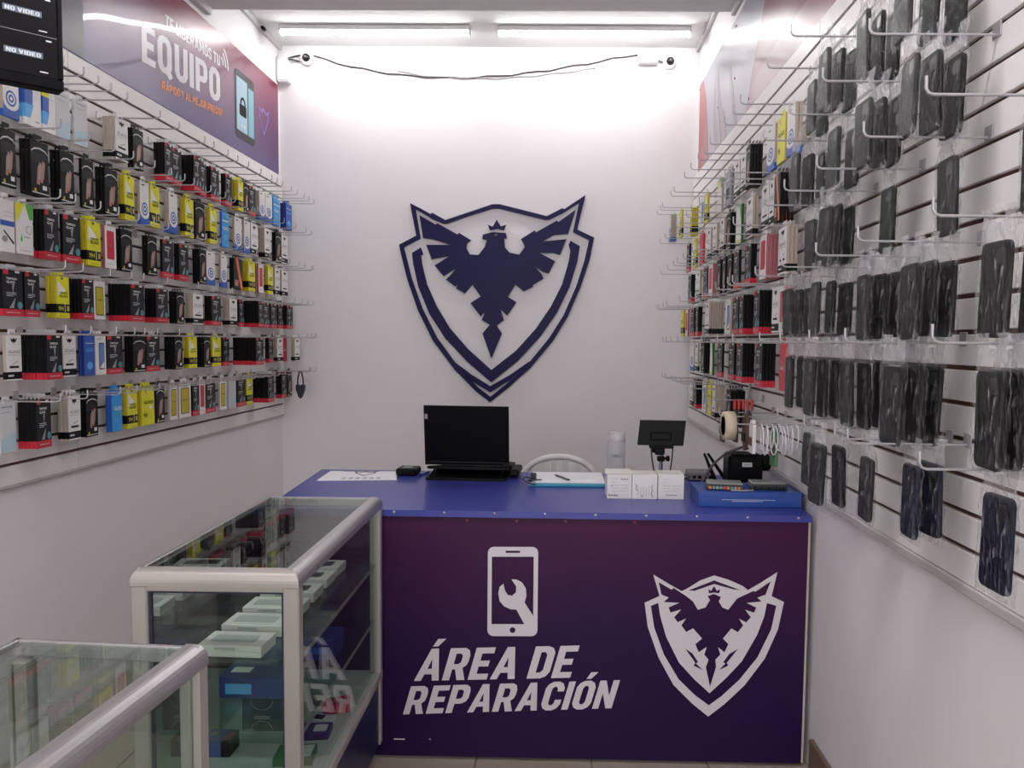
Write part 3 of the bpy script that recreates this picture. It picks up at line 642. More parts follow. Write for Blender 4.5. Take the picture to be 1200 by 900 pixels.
flat('phone_screen', rrect(4.355, 4.43, 2.645, 2.925, .006), M('screen_teal', (.25, .50, .60), .4), BX+.001, pic)
lk = flat('lock_icon', rrect(4.235, 4.325, 2.735, 2.80, .012), BLACKP, BX+.002, pic)
ar = [math.radians(180*i/10) for i in range(11)]
flat('lock_icon', [(4.28+.036*math.cos(t), 2.80+.045*math.sin(t)) for t in ar]+[(4.28+.022*math.cos(t), 2.80+.030*math.sin(t)) for t in ar[::-1]], BLACKP, BX+.002, pic)
flat('app_icon', rrect(4.25, 4.27, 2.665, 2.69, .004), WHITE, BX+.002, pic); flat('app_icon', rrect(4.29, 4.31, 2.665, 2.69, .004), WHITE, BX+.002, pic)
FAINT = M('faint_print', (.21, .13, .40), .3); FAINT2 = M('faint_red_print', (.44, .10, .17), .3)
CRESTL = [(0, .5), (.25, .38), (.5, .5), (.75, .38), (1, .5), (.93, .2), (.95, .15), (.5, -.5), (.05, .15), (.07, .2)]
CRESTI = [(.12, .34), (.28, .27), (.5, .37), (.72, .27), (.88, .34), (.82, .1), (.5, -.36), (.18, .1)]
def faint(y0, y1, z0, z1, mt):
    f = lambda a: (y0+a[0]*(y1-y0), (z0+z1)/2+a[1]*(z1-z0))
    shape_obj('faint_crest', [[f(a) for a in CRESTL], [f(a) for a in CRESTI]], .0008, mt, bn, lambda q: (BX+q.z, q.x, q.y))
faint(4.50, 4.66, 2.70, 2.88, FAINT); faint(2.86, 3.02, 2.93, 3.09, FAINT2)
GREYP = M('grey_photo_print', (.075, .065, .09), .3)
gp = flat('grey_photo', [(1.6, 2.53), (2.86, 2.53), (2.87, 2.62), (2.85, 3.0), (2.86, 3.09), (1.6, 3.09)], GREYP, BX, bn)
flat('phone_outline', rrect(2.78, 2.90, 2.78, 3.09, .02), M('lilac_print', (.62, .55, .72), .4), BX+.001, gp)
flat('phone_outline', rrect(2.78, 2.885, 2.82, 3.085, .008), M('violet_print', (.16, .09, .28), .4), BX+.002, gp)
# pink banner opposite: the artwork is bands of red, white and grey
bp_ = thing('banner_sign', 'pink and crimson glossy banner with pale swooshes and white letters', 'sign', (XR, 0, 0))
REDP, PALEP, GRYP, PINKP, ROSEP = (M('coral_print', (.38, .05, .06), .28, coat=.4), M('pale_lilac_print', (.34, .34, .40), .28, coat=.4), M('dusty_print', (.27, .21, .23), .28, coat=.4),
                            M('crimson_print', (.20, .025, .042), .28, coat=.4), M('rose_print', (.27, .10, .13), .28, coat=.4))
for q in (REDP, PALEP, GRYP, PINKP, ROSEP): buckle(q, .05)
banner_panel(bp_, 1, 1.0, 4.78, 2.54, 3.10, PALEP)
PXB = -.0046
def flr(name, pts, mt, lv=0): return shape_obj(name, [pts], .0008, mt, bp_, lambda q: (PXB-lv*.001+q.z, q.x, q.y))
flr('coral_stripe', [(4.45, 2.545), (4.775, 2.545), (4.775, 3.095), (4.66, 3.095), (4.56, 2.95), (4.50, 2.75)], REDP)
flr('grey_swoosh', [(3.98, 2.545), (4.26, 2.545), (4.33, 2.75), (4.30, 2.98), (4.22, 3.02), (4.16, 2.85), (4.10, 2.75), (4.02, 2.70)], GRYP)
flr('pale_swoosh', [(4.10, 2.56), (4.14, 2.56), (4.24, 2.80), (4.25, 2.97), (4.22, 2.97), (4.19, 2.80)], PALEP, 1)
flr('grey_swoosh', [(3.72, 2.545), (3.78, 2.545), (3.92, 2.80), (3.94, 2.90), (3.90, 2.90), (3.86, 2.80)], GRYP)
flr('crimson_field', [(1.05, 2.545), (3.56, 2.545), (3.46, 2.70), (3.26, 2.95), (3.12, 3.095), (1.05, 3.095)], PINKP)
flr('rose_field', [(1.05, 2.545), (3.56, 2.545), (3.50, 2.64), (3.2, 2.68), (1.05, 2.70)], ROSEP, .3)
lettering('lettering', 'N', WHITE, bp_, (PXB-.001, 2.86, 2.90), (0, -1, 0), (0, 0, 1), (-1, 0, 0), .17, .19, .04, 0, .001)
for y, z in ((4.765, 3.07), (3.8, 3.06), (3.8, 2.8), (4.2, 2.78), (3.5, 2.60)):
    MB().lathe([(.006, 0), (.006, -.003), (.003, -.004)], M('screw_red', (.25, .03, .04), .4), 8, (PXB, y, z), 0).build('screw', bp_)

# ================================================================== EMBLEM ON THE BACK WALL
def em(u, v):
    px, py = 450+u/3.4615, 220+v/3.4615
    return (-1.086+(px-468)*.00565, 2.077-(py-287)*.00563+(px-468)*.00003)
EM = thing('wall_emblem', 'large dark navy cut-out eagle shield emblem on the white back wall', 'emblem', (0, YB, 0))
emf = lambda q: (q.x, -.013-q.z, q.y)
OUT = [(107,65),(150,86),(190,108),(197,103),(250,132),(345,100),(440,68),(470,68),(560,90),(660,115),(722,83),(730,87),(815,30),(783,168),(852,200),(835,290),(800,400),(750,520),(690,620),(600,730),(500,820),(435,872),(380,830),(290,740),(200,620),(140,500),(95,370),(70,270),(62,232),(132,195)]
INN = [(128,88),(185,120),(195,128),(245,147),(256,146),(345,115),(440,85),(468,85),(560,107),(655,130),(672,128),(728,100),(790,60),(766,178),(832,210),(815,290),(783,395),(733,513),(675,607),(588,716),(498,800),(437,850),(387,813),(303,725),(217,608),(157,490),(112,365),(87,265),(81,242),(149,206)]
shape_obj('shield_outline', [[em(*p) for p in OUT], [em(*p) for p in INN]], .018, NAVY, EM, emf)
BAND = [(115,265),(150,243),(160,270),(150,275),(156,312),(175,390),(215,480),(270,570),(345,655),(440,740),(540,660),(620,570),(680,480),(725,390),(750,300),(757,255),(750,230),(757,213),(795,235),(785,300),(755,400),(705,505),(640,600),(550,700),(440,790),(340,705),(250,610),(185,510),(140,400),(120,310)]
shape_obj('shield_band', [[em(*p) for p in BAND]], .018, NAVY, EM, emf)
shape_obj('chevron', [[em(*p) for p in [(292,710),(360,760),(435,806),(515,760),(595,703),(598,708),(520,778),(437,832),(350,780)]]], .018, NAVY, EM, emf)
EAGLE = [(145,113),(210,150),(218,145),(300,190),(305,183),(355,213),(338,225),(335,245),(350,270),(385,272),(410,240),(418,212),(400,207),(403,190),(440,180),(495,183),(500,203),(488,205),(492,240),(510,262),(550,270),(572,240),(568,225),(556,208),(612,172),(617,180),(700,133),(708,138),(775,90),(747,185),(690,190),(640,217),(740,207),(715,270),(690,262),(630,262),(695,295),(670,345),(650,340),(610,315),(640,345),(650,365),(605,393),(596,376),(608,398),(570,418),(535,390),(505,440),(540,462),(503,517),(475,490),(490,535),(460,557),(482,590),(440,692),(403,590),(432,555),(400,535),(415,498),(395,520),(353,467),(395,440),(360,392),(330,428),(295,408),(302,386),(291,400),(253,372),(275,350),(298,322),(243,358),(207,315),(270,275),(195,290),(172,232),(275,232),(195,208),(160,205)]
shape_obj('eagle', [[em(*p) for p in EAGLE], [em(*p) for p in [(445,189),(455,186),(466,190),(455,194)]]], .018, NAVY, EM, emf)
shape_obj('crown', [[em(*p) for p in [(422,150),(442,158),(458,130),(475,157),(495,150),(488,172),(460,166),(430,172)]]], .018, NAVY, EM, emf)

# ================================================================== CCTV CAMERAS, BOXES AND CABLE ON THE BACK WALL
for x, z, lab in ((-1.691, 3.278, 'round white security camera beside the tall junction box'), (.678, 3.269, 'round white security camera beside the flat junction box')):
    t = thing('security_camera', lab, 'camera', (x, YB, z))
    MB().lathe([(.046, 0), (.046, -.012), (.040, -.024), (.030, -.030)], HOUS, 24, axis=1).build('base_ring', t)
    MB().lathe([(.026, -.026), (.025, -.038), (.018, -.048), (.009, -.053), (0, -.054)], M('dark_lens', (.015, .012, .014), .15), 20, axis=1).build('dome_lens', t)
    MB().lathe([(.008, -.0535), (.006, -.057), (0, -.058)], M('lens_glint', (.2, .2, .22), .1), 12, axis=1).build('lens', t)
t = thing('junction_box', 'tall white cable box in the corner beside the purple banner', 'box', (-1.835, YB, 3.20))
MB().bbox((-.036, -.055, -.085), (.036, 0, .085), HOUS, .004).build('body', t); MB().bbox((-.039, -.058, -.075), (.039, -.052, .070), HOUS, .003).build('cover', t)
t = thing('junction_box', 'flat white cable box on back wall beside the pink banner', 'box', (.532, YB, 3.30))
MB().bbox((-.063, -.045, -.048), (.063, 0, .048), HOUS, .004).build('body', t); MB().bbox((-.066, -.050, -.044), (.066, -.042, .044), HOUS, .003).build('cover', t)
CAB = M('black_cable', (.05, .045, .045), .5); CABW = M('grey_cable', (.45, .44, .44), .5)
def sag(a, b, s, n=18, wob=0.): return [(a[0]+(b[0]-a[0])*k/n, YB-.006-(.004*(k % 3 == 0)), a[1]+(b[1]-a[1])*k/n-s*math.sin(math.pi*(k/n)**.85)+wob*math.sin(k*1.9)) for k in range(n+1)]
tag(MB().tube(sag((-1.65, 3.30), (.468, 3.32), .145, 26, .006), .0045, CAB).build('wall_cable'), 'black cable sagging across the back wall between the two cameras', 'cable')
tag(MB().tube(sag((-1.1, 3.205), (.2, 3.23), .055, 18, .005), .0035, CABW).build('wall_cable'), 'thin grey cable hanging just below the black one on back wall', 'cable')
tag(MB().tube([(-1.80, YB-.058, 3.262), (-1.79, YB-.02, 3.285), (-1.77, YB-.008, 3.295), (-1.738, YB-.012, 3.30)], .0045, CAB).build('wall_cable'), 'short upper cable from tall white box to security camera', 'cable')
tag(MB().tube([(-1.797, YB-.058, 3.255), (-1.78, YB-.02, 3.268), (-1.738, YB-.012, 3.262)], .0045, CAB).build('wall_cable'), 'short lower cable from tall white box to security camera', 'cable')
tag(MB().tube([(.599, YB-.03, 3.275), (.615, YB-.012, 3.272), (.631, YB-.012, 3.271)], .0045, CAB).build('wall_cable'), 'short cable from flat white box to security camera', 'cable')
tag(MB().lathe([(.010, -.02), (.012, 0), (.010, .016), (.004, .022)], BLACKP, 10, (XL+.035, 4.52, ZC-.03), 1).build('cable_clip'), 'small black clip on the grey ceiling trunking', 'clip')

# ================================================================== MONITOR
DIRM = Vector((math.sin(math.radians(48.4)), math.cos(math.radians(48.4)), 0))      # along the screen, towards its far end
mw, mh = .485, .365
corner = Vector((-1.367, 2.0, 2.112))
mon = thing('monitor', 'black wall monitor showing NO VIDEO tiles above the packs', 'monitor', corner, math.atan2(DIRM.y, DIRM.x))
# local: x runs from -mw to 0 at the far end, -y faces the room
MB().bbox((-mw, 0, 0), (0, .045, mh), BLACKP, .008).build('housing', mon)
bz = MB()
for a, b in (((-mw, 0), (0, .030)), ((-mw, mh-.014), (0, mh)), ((-mw, .030), (-mw+.013, mh-.014)), ((-.013, .030), (0, mh-.014))):
    bz.bbox((a[0], -.008, a[1]), (b[0], .002, b[1]), BLACKG, .003)
bz.build('bezel', mon)
SCRM = M('screen_dark', (.003, .0027, .0036), .3, emit=.5, spec=.1)
sc = MB().box((-mw+.012, -.003, .029), (-.012, .001, mh-.013), SCRM).build('screen', mon)
GLOW = M('screen_white', (.40, .43, .46), .5, emit=.18); TILEB = M('screen_blue_grey', (.08, .10, .13), .5, emit=.1); LINE = M('screen_line', (.22, .21, .21), .5, emit=.1)
sw, sh_ = (mw-.026)/3, (mh-.044)/3
for i in range(3):
    for j in range(3):
        ox, oz = -mw+.013+i*sw, .030+j*sh_
        f = lambda a, b, c_, d, mt, nm, lv=.0042: MB().box((ox+a*sw, -lv, oz+b*sh_), (ox+c_*sw, -.003, oz+d*sh_), mt).build(nm, sc)
        f(.24, .43, .79, .58, TILEB, 'caption_plate', .0036)
        lettering('caption', 'NO VIDEO', GLOW, sc, (ox+.27*sw, -.0042, oz+.45*sh_), (1, 0, 0), (0, 0, 1), (0, -1, 0), .49*sw, .10*sh_, .02, 0, .0006)
        f(.74, .10, .86, .125, GLOW, 'caption_bar'); f(.84, .88, .92, .915, GLOW, 'caption_bar')
        if i: f(-.003, 0, .003, 1, LINE, 'tile_line', .0034)
        if j: f(0, -.006, 1, .006, LINE, 'tile_line', .0034)
MB().bbox((-mw/2-.05, .045, .13), (-mw/2+.05, .075, .23), BLACKP, .004).build('mount_plate', mon)
# arm to the wall in world terms, expressed in the monitor's space
inv = Matrix.Rotation(-math.atan2(DIRM.y, DIRM.x), 4, 'Z')
a_w = inv @ (Vector((SL+.024, 1.78, 2.29))-corner)
MB().tube([(-mw/2, .07, .18), tuple(a_w)], .014, BLACKP, 8).build('mount_arm', mon)

# ================================================================== REPAIR COUNTER
CT = .876
cx0, cx1, cy0, cy1 = -1.005, .846, 2.424, 3.15
ctr = thing('repair_counter', 'purple fronted repair counter with blue top and white lettering', 'counter', (0, 0, 0))
top = MB()
tp = [(-1.0, cy0-.012), (cx1, cy0-.012), (cx1, cy1), (-1.05, cy1)]
V = [(x, y, CT-.022) for x, y in tp]+[(x, y, CT) for x, y in tp]
top.add(V, [(0, 3, 2, 1), (4, 5, 6, 7), (0, 1, 5, 4), (1, 2, 6, 5), (2, 3, 7, 6), (3, 0, 4, 7)], BLUETOP); tob = top.build('counter_top', ctr)
for k in range(9): MB().lathe([(.005, 0), (.004, -.002), (0, -.003)], M('pin_head', (.5, .5, .6), .3, metal=.8), 8, (-.56+k*.17, cy0-.012, CT-.008), 1).build('pin', tob)
PANEL = gradient('violet_panel_reflection', (.017, .0045, .046), (.055, .008, .050), 2, .35, .88, .42, .05)  # violet print; the maroon reflection towards its top is put into the colour
PANEL.node_tree.nodes['Principled BSDF'].inputs['Specular IOR Level'].default_value = .2
pn = MB().bbox((-1.0, cy0, .012), (.838, cy0+.012, CT-.022), PANEL, .001).build('front_panel', ctr)
ENDM = M('counter_end', (.03, .03, .12), .5)
MB().bbox((-1.0, cy0+.012, .012), (-.985, cy1, CT-.022), ENDM).build('end_panel', ctr)
MB().bbox((.839, cy0+.002, .012), (.847, cy0+.02, CT-.022), M('bare_wood_edge', (.55, .50, .42), .6)).build('edge_strip', ctr)
MB().bbox((-.985, cy0+.012, .45), (.838, cy1-.05, .468), ENDM).build('inner_shelf', ctr)
def pf(px, py): return (-.612+(px-445)*.0028832, .874-(py-597)*.003003+(px-445)*.0000436)
def pc(u, v): return pf(440+u/2.3077, 600+v/2.3077)          # from the measured drawing of the panel print
PY_ = cy0-.0008
pfn = lambda q: (q.x, PY_-q.z, q.y)
LETW = M('panel_white', (.66, .62, .66), .45)
l0, l1 = pc(105, 452), pc(560, 441)
ux = Vector((l1[0]-l0[0], 0, l1[1]-l0[1])); lettering('lettering', 'ÁREA DE', LETW, pn, (l0[0], PY_, l0[1]), ux.normalized(), (0, 0, 1), (0, -1, 0), ux.length, .112, .045, .25, .0012, .95)
l0, l1 = pc(75, 543), pc(672, 523)
ux = Vector((l1[0]-l0[0], 0, l1[1]-l0[1])); lettering('lettering', 'REPARACIÓN', LETW, pn, (l0[0], PY_, l0[1]), ux.normalized(), (0, 0, 1), (0, -1, 0), ux.length, .098, .045, .25, .0012, .95)
circ = lambda cx, cy, r, n=14: [(cx+r*math.cos(2*math.pi*k/n), cy+r*math.sin(2*math.pi*k/n)) for k in range(n)]
ic = shape_obj('phone_icon', [[pc(*p) for p in rrect(307, 444, 92, 330, 16)], [pc(*p) for p in [(318,118),(432,118),(432,298),(318,298)]], [pc(*p) for p in rrect(355, 395, 102, 108, 2.5)], [pc(*p) for p in circ(376, 314, 8)]], .0012, LETW, pn, pfn)
shape_obj('wrench_icon', [[pc(*p) for p in [(372,178),(386,179),(400,186),(411,202),(413,222),(408,240),(432,276),(432,298),(408,298),(386,259),(370,258),(352,250),(340,236),(336,215),(340,198),(350,190),(354,208),(362,220),(374,222),(384,213),(385,198)]]], .0012, LETW, pn, pfn)
SHO = [(757,165),(800,190),(835,209),(850,202),(885,180),(922,167),(960,178),(1000,195),(1014,206),(1050,185),(1092,158),(1078,222),(1112,237),(1098,310),(1065,388),(1012,460),(960,510),(915,545),(870,510),(818,460),(775,385),(745,305),(735,240),(775,222)]
GAP = [(752,248),(772,240),(778,275),(795,330),(832,400),(875,445),(917,482),(962,440),(1003,395),(1042,325),(1060,275),(1066,240),(1092,247),(1080,310),(1045,385),(998,445),(950,490),(916,515),(878,488),(832,445),(790,378),(762,305)]
WING = [(772,185),(808,205),(812,200),(848,222),(866,236),(880,258),(900,252),(912,232),(905,222),(922,216),(942,224),(936,236),(946,252),(962,258),(976,240),(985,228),(1028,208),(1034,210),(1075,182),(1062,218),(1040,226),(1052,236),(1012,240),(1038,252),(1032,266),(1008,258),(1024,278),(1012,292),(992,282),(1004,300),(990,318),(972,308),(950,335),(965,350),(955,372),(937,358),(944,378),(931,392),(933,412),(918,465),(905,412),(912,392),(900,378),(906,358),(885,372),(875,350),(893,335),(868,308),(850,318),(836,300),(848,282),(826,292),(816,278),(834,258),(806,266),(800,252),(828,240),(786,238),(800,226),(780,218)]
BOLT1 = [(848,362),(868,375),(884,398),(878,402),(898,420),(872,408),(876,400)]
BOLT2 = [(992,362),(968,376),(952,398),(958,402),(940,420),(966,408),(962,400)]
CAPG = [(852,207),(922,180),(994,206),(976,204),(922,190),(870,208)]
shape_obj('eagle_crest', [[pc(*p) for p in c_] for c_ in (SHO, GAP, WING, BOLT1, BOLT2, CAPG)], .0012, LETW, pn, pfn)
shape_obj('crown_mark', [[pc(*p) for p in [(906,203),(914,208),(922,195),(930,208),(939,203),(936,214),(922,212),(909,214)]]], .0016, PANEL, pn, lambda q: (q.x, PY_-.0006-q.z, q.y))
for u, v, w_ in ((50, 612, 30), (148, 612, 4)): MB().box((pc(u, v)[0], PY_-.001, pc(u, v)[1]), (pc(u+w_, v)[0], PY_, pc(u, v)[1]+.004), LETW).build('scuff', pn)
for px in (548, 607, 664, 745): MB().lathe([(.006, 0), (.005, -.002), (0, -.003)], M('screw_maroon', (.20, .05, .08), .4), 8, (pf(px, 604)[0], PY_, .842), 1).build('screw', pn)

# ================================================================== GLASS DISPLAY CASES
MIRROR = M('mirror_back', (.62, .66, .64), .03, metal=1.)
def display_case(label, loc, rz, L, Wd, zt, deck, base0, front_ornate=True, post=.036, name='display_case', mirror=False):
    """origin: floor point under the front right corner; local +y runs along the case, -x across it"""
    t = thing(name, label, 'display case', loc, rz)
    r = .024
    # rounded top rails along the right side and across the front
    def rail(nm, along):
        mb = MB(); n = 6
        arc = [(r*(1-math.cos(a))-0, -r+r*math.sin(a)) for a in [math.pi/2*k/n for k in range(n+1)]]
        sec = [(0, -.034)]+[(u, v) for u, v in arc]+[(r+.016, 0), (r+.016, -.006), (.020, -.012), (.014, -.034)]
        k = len(sec); V = []
        if along == 'y':
            for yy, mit in ((0, 1), (L, 0)): V += [(-u, yy+(u if mit else 0), zt+v) for u, v in sec]
        else:
            for xx, mit in ((0, 1), (-Wd, -1)): V += [(xx-(u if mit > 0 else -u*.4), u, zt+v) for u, v in sec]
        Fc = [(i, (i+1) % k, k+(i+1) % k, k+i) for i in range(k)]
        mb.add(V, Fc if along == 'x' else [f[::-1] for f in Fc], ALU, False); mb.add(V[:k], [tuple(range(k))], ALU); mb.add(V[k:], [tuple(range(k))[::-1]], ALU)
        return mb.build(nm, t)
    rail('top_rail', 'y'); rail('top_rail', 'x').data.materials[0] = ALUF
    MB().bbox((-Wd, .03, zt-.014), (-Wd+.012, L, zt-.001), ALU, .002).build('top_rail', t)
    MB().bbox((-Wd, L-.014, zt-.03), (-.012, L-.002, zt-.001), ALU, .003).build('top_rail', t)
    for px, py in ((-.001, .001), (-Wd+post+.001, .001), (-.001, L-post+.006), (-Wd+post+.001, L-post+.006)):
        pst = MB().bbox((px-post, py, base0), (px, py+.030, zt-.033), ALUF, .003).build('post', t)
    MB().bbox((-Wd+post, .002, zt-.046), (-post, .026, zt-.031), ALUF, .002).build('front_header', t)
    g = .007
    for a, b in (((-post-g, .010, deck), (-post, .018, zt-.046)), ((-Wd+post, .010, deck), (-Wd+post+g, .018, zt-.046)), ((-Wd+post, .010, zt-.052), (-post, .018, zt-.046)), ((-Wd+post, .010, deck), (-post, .018, deck+.006))):
        MB().box(a, b, GASKET).build('gasket', t)
    def pane(nm, a, b, mt=GLASS): return MB().box(a, b, mt).build(nm, t)
    pane('top_pane', (-Wd+.012, .044, zt-.0075), (-.044, L-.012, zt-.002))
    pane('front_pane', (-Wd+post+.002, .013, deck+.004), (-post-.002, .017, zt-.046))
    pane('side_pane', (-.017, post, deck+.004), (-.012, L-post+.006, zt-.034))
    pane('mirror_pane' if mirror else 'side_pane', (-Wd+.012, post, deck+.004), (-Wd+.017, L-post+.006, zt-.014), MIRROR if mirror else GLASS)
    pane('rear_pane', (-Wd+post, L-.016, deck+.004), (-post, L-.012, zt-.03))
    for zz in (.70, .515): pane('shelf', (-Wd+.019, .024, zz-.006), (-.019, L-.022, zz), SHELFG)
    for zz in (.70, .515): MB().bbox((-.0185, .03, zz-.010), (-.0173, L-.03, zz+.003), ALUF, .0005).build('shelf_edge', t)
    MB().bbox((-Wd+.004, .004, deck-.018), (-.004, L-.004, deck), M('deck_white', (.62, .63, .62), .4), .002).build('deck', t)
    MB().bbox((-.012, .004, deck-.024), (0, L, deck+.004), ALUF, .002).build('bottom_rail', t)
    MB().bbox((-Wd+.01, .012, base0), (-.008, L-.01, deck-.019), M('base_navy', (.012, .014, .06), .35), .003).build('base_cabinet', t)
    for px in (-.05, -Wd+.05):
        for py in (.06, L-.035):
            c_ = MB().lathe([(.012, -.011), (.028, -.011), (.031, -.006), (.031, .006), (.028, .011), (.012, .011)], M('caster_cream', (.62, .56, .48), .5), 18, (px, py, .031), 0).build('caster', t)
            MB().bbox((px-.016, py-.014, .031), (px+.016, py+.014, base0), ALUF, .003).build('caster_fork', c_)
    return t
case1 = display_case('tall aluminium glass display case touching the purple counter, phone boxes inside', (-.588, 1.600, 0), .012, .806, .383, .92, .325, .075, mirror=True)
case2 = display_case('empty aluminium glass display case standing apart from the counter', (-.604-.86*math.sin(.06), 1.215-.86*math.cos(.06), 0), -.06, .86, .35, .92, .325, .075)
# ------------------------------------------------------------------ what stands in the case
WBOX = M('white_card', (.74, .73, .70), .4); GREYC = M('grey_card_print', (.45, .47, .47), .4)
for k, (y, sh) in enumerate(((1.690, 0), (1.812, 0), (1.932, 0), (2.050, .002), (2.170, .003), (2.280, .004))):
    wh = ['first from the case front', 'second from the case front', 'third from the case front', 'third from the counter', 'second from the counter', 'nearest the counter'][k]
    t = thing('phone_box', f'flat white phone box on glass shelf, {wh}', 'box', (-.770-sh, y, .7012), math.radians(random.uniform(-3, 3)), 'white phone boxes on the upper glass shelf')
    MB().bbox((-.076, -.041, 0), (.076, .041, .014), WBOX, .001).build('tray', t)
    lid = MB().bbox((-.077, -.042, .0145), (.077, .042, .028), WBOX, .001).build('lid', t)
    dk = M('phone_photo_dark', (.06, .06, .07), .3) if k > 2 else GREYC
    shape_obj('phone_print', [rrect(-.058, .050, -.022, .022, .006)], .0006, dk, lid, lambda q: (q.x, q.y, .0284+q.z))
    for a in (-.030, .030): MB().box((-.05, a-.0008, .0281), (.045, a+.0008, .0284), GREYC).build('printed_line', lid)
    MB().box((-.035, -.0426, .018), (.015, -.0421, .024), GREYC).build('printed_name', lid)
BLUEB = M('blue_card', (.012, .03, .20), .35)
def carton(label, loc, size, mt, marks, rz=0, name='accessory_box', group=None):
    t = thing(name, label, 'box', loc, rz, group); sx, sy, sz = size
    b = MB().bbox((-sx/2, -sy/2, 0), (sx/2, sy/2, sz), mt, .001).build('carton', t)
    for nm, a, b2, c_, d, m2, face in marks:
        q = MB()
        if face == 'f': q.box((-sx/2+a*sx, -sy/2-.0005, b2*sz), (-sx/2+c_*sx, -sy/2-.0001, d*sz), m2)
        elif face == 't': q.box((-sx/2+a*sx, -sy/2+b2*sy, sz+.0001), (-sx/2+c_*sx, -sy/2+d*sy, sz+.0005), m2)
        elif face == 'r': q.box((sx/2+.0001, -sy/2+a*sy, b2*sz), (sx/2+.0005, -sy/2+c_*sy, d*sz), m2)
        q.build(nm, b)
    return t
carton('dark blue box with white patch on lower glass shelf', (-.795, 1.87, .5152), (.17, .10, .055), BLUEB, [('printed_patch', .1, .3, .4, .6, CW, 't'), ('printed_patch', .1, .2, .5, .7, CSB, 'f')])
carton('plain dark blue box at the lower shelf end, towards the counter', (-.755, 2.10, .5152), (.20, .10, .06), CDB, [('printed_patch', .6, .3, .9, .6, CBL, 'f')])
bb = carton('black headphone box with an arc picture on the case floor', (-.845, 2.02, .3252), (.115, .035, .112), M('black_card', (.012, .013, .018), .4), [('printed_line', .12, .93, .88, .955, CLG, 'f'), ('printed_line', .3, .38, .7, .40, CLG, 'f'), ('printed_line', .3, .33, .7, .35, CLG, 'f'), ('printed_line', .05, .03, .3, .05, CLG, 'f')])
for r_, zz, a0, a1 in ((.030, 0, 0, 180), (.032, .088, 180, 360)):
    a = [math.radians(a0+(a1-a0)*k/10) for k in range(11)]
    MB().tube([(r_*math.cos(t)+.0, -.0182, .004+zz+r_*math.sin(t)*.9) for t in a], .0008, CLG, 4).build('arc_picture', [c for c in bb.children][0])
carton('small blue and black box with red corner on the case floor', (-.915, 1.90, .3252), (.075, .06, .045), BLACKP, [('printed_side', .0, .0, .68, 1, CBL, 'f'), ('printed_patch', .0, .0, .75, 1, CBL, 't'), ('printed_patch', .1, .5, .4, .9, CW, 't'), ('printed_patch', .7, .1, .95, .8, CR, 't')])
carton('red pouch on the case floor beneath the glass side', (-.67, 2.13, .3252), (.08, .05, .03), CR, [('printed_patch', .2, .2, .8, .5, CPK, 't')], .3)
carton('violet flat box on the case floor', (-.69, 1.99, .3252), (.09, .06, .02), M('violet_card', (.09, .04, .20), .4), [('printed_patch', .5, .2, .9, .8, CW, 't')], .1)
carton('green and white flat box on the case floor', (-.70, 1.87, .3252), (.10, .07, .022), M('dull_green', (.07, .20, .09), .4), [('printed_patch', .5, .1, .95, .9, CW, 't')], .1)
carton('slim white cable box on the case floor', (-.70, 2.055, .3252), (.09, .04, .018), WBOX, [('printed_patch', .3, .2, .7, .8, CB, 't')], -.15)

# ================================================================== ON THE COUNTER
def sheet(name, label, pts, z, th, mt, marks=()):
    cxx = sum(p[0] for p in pts)/4; cyy = sum(p[1] for p in pts)/4
    t = thing(name, label, 'paper', (cxx, cyy, z)); mb = MB(); q = [(p[0]-cxx, p[1]-cyy) for p in pts]
    mb.add([(a, b, 0) for a, b in q]+[(a, b, th) for a, b in q], [(0, 3, 2, 1), (4, 5, 6, 7), (0, 1, 5, 4), (1, 2, 6, 5), (2, 3, 7, 6), (3, 0, 4, 7)], mt)
    pg = mb.build('page', t)
    def bl(u, v):
        a = Vector(q[0]).lerp(Vector(q[1]), u); b = Vector(q[3]).lerp(Vector(q[2]), u); return a.lerp(b, v)
    for nm, cont, m2 in marks: shape_obj(nm, [[tuple(bl(*p)) for p in c_] for c_ in cont], .0003, m2, pg, lambda k: (k.x, k.y, th+.0003+k.z))
    return t
PAPER = M('paper', (.80, .80, .83), .6); INK = M('ink', (.10, .10, .14), .6)
crest2 = lambda x0, x1, y0, y1, P: [(x0+(x1-x0)*a, y0+(y1-y0)*(b+.5)) for a, b in P]
sheet('printed_sheet', 'white printed sheet with crest and big grey letters on the counter end', [(-.985, 2.885), (-.668, 2.925), (-.715, 3.115), (-.997, 3.105)], CT+.0005, .0012, PAPER,
      [('printed_crest', [crest2(.38, .72, .45, .95, CRESTL), crest2(.38, .72, .45, .95, CRESTI)], INK), ('printed_rule', [[(.2, .95), (.75, .95), (.75, .98), (.2, .98)]], INK)]
      + [('printed_letter', [[(.28+.09*k, .12), (.335+.09*k, .12), (.345+.09*k, .32), (.29+.09*k, .32)]], M('soft_ink', (.45, .45, .55), .6)) for k in range(6)])
t = thing('small_black_box', 'small square black plastic box beside the printed sheet', 'device', (-.648, 3.06, CT), -.08)
MB().bbox((-.044, -.044, .002), (.044, .044, .031), BLACKP, .006).build('body', t); MB().bbox((-.022, -.024, .031), (.020, .014, .0325), M('grey_badge', (.22, .22, .23), .35), .001).build('badge', t)
MB().bbox((-.038, -.038, 0), (.038, .038, .002), BLACKG, .001).build('foot', t)
t = thing('pen', 'blue ballpoint pen lying between black box and laptop', 'pen', (-.58, 3.05, CT+.0052), math.radians(75))
MB().tube([(-.055, 0, 0), (.040, 0, 0)], .0045, M('blue_plastic', (.03, .04, .30), .3), 8).build('barrel', t)
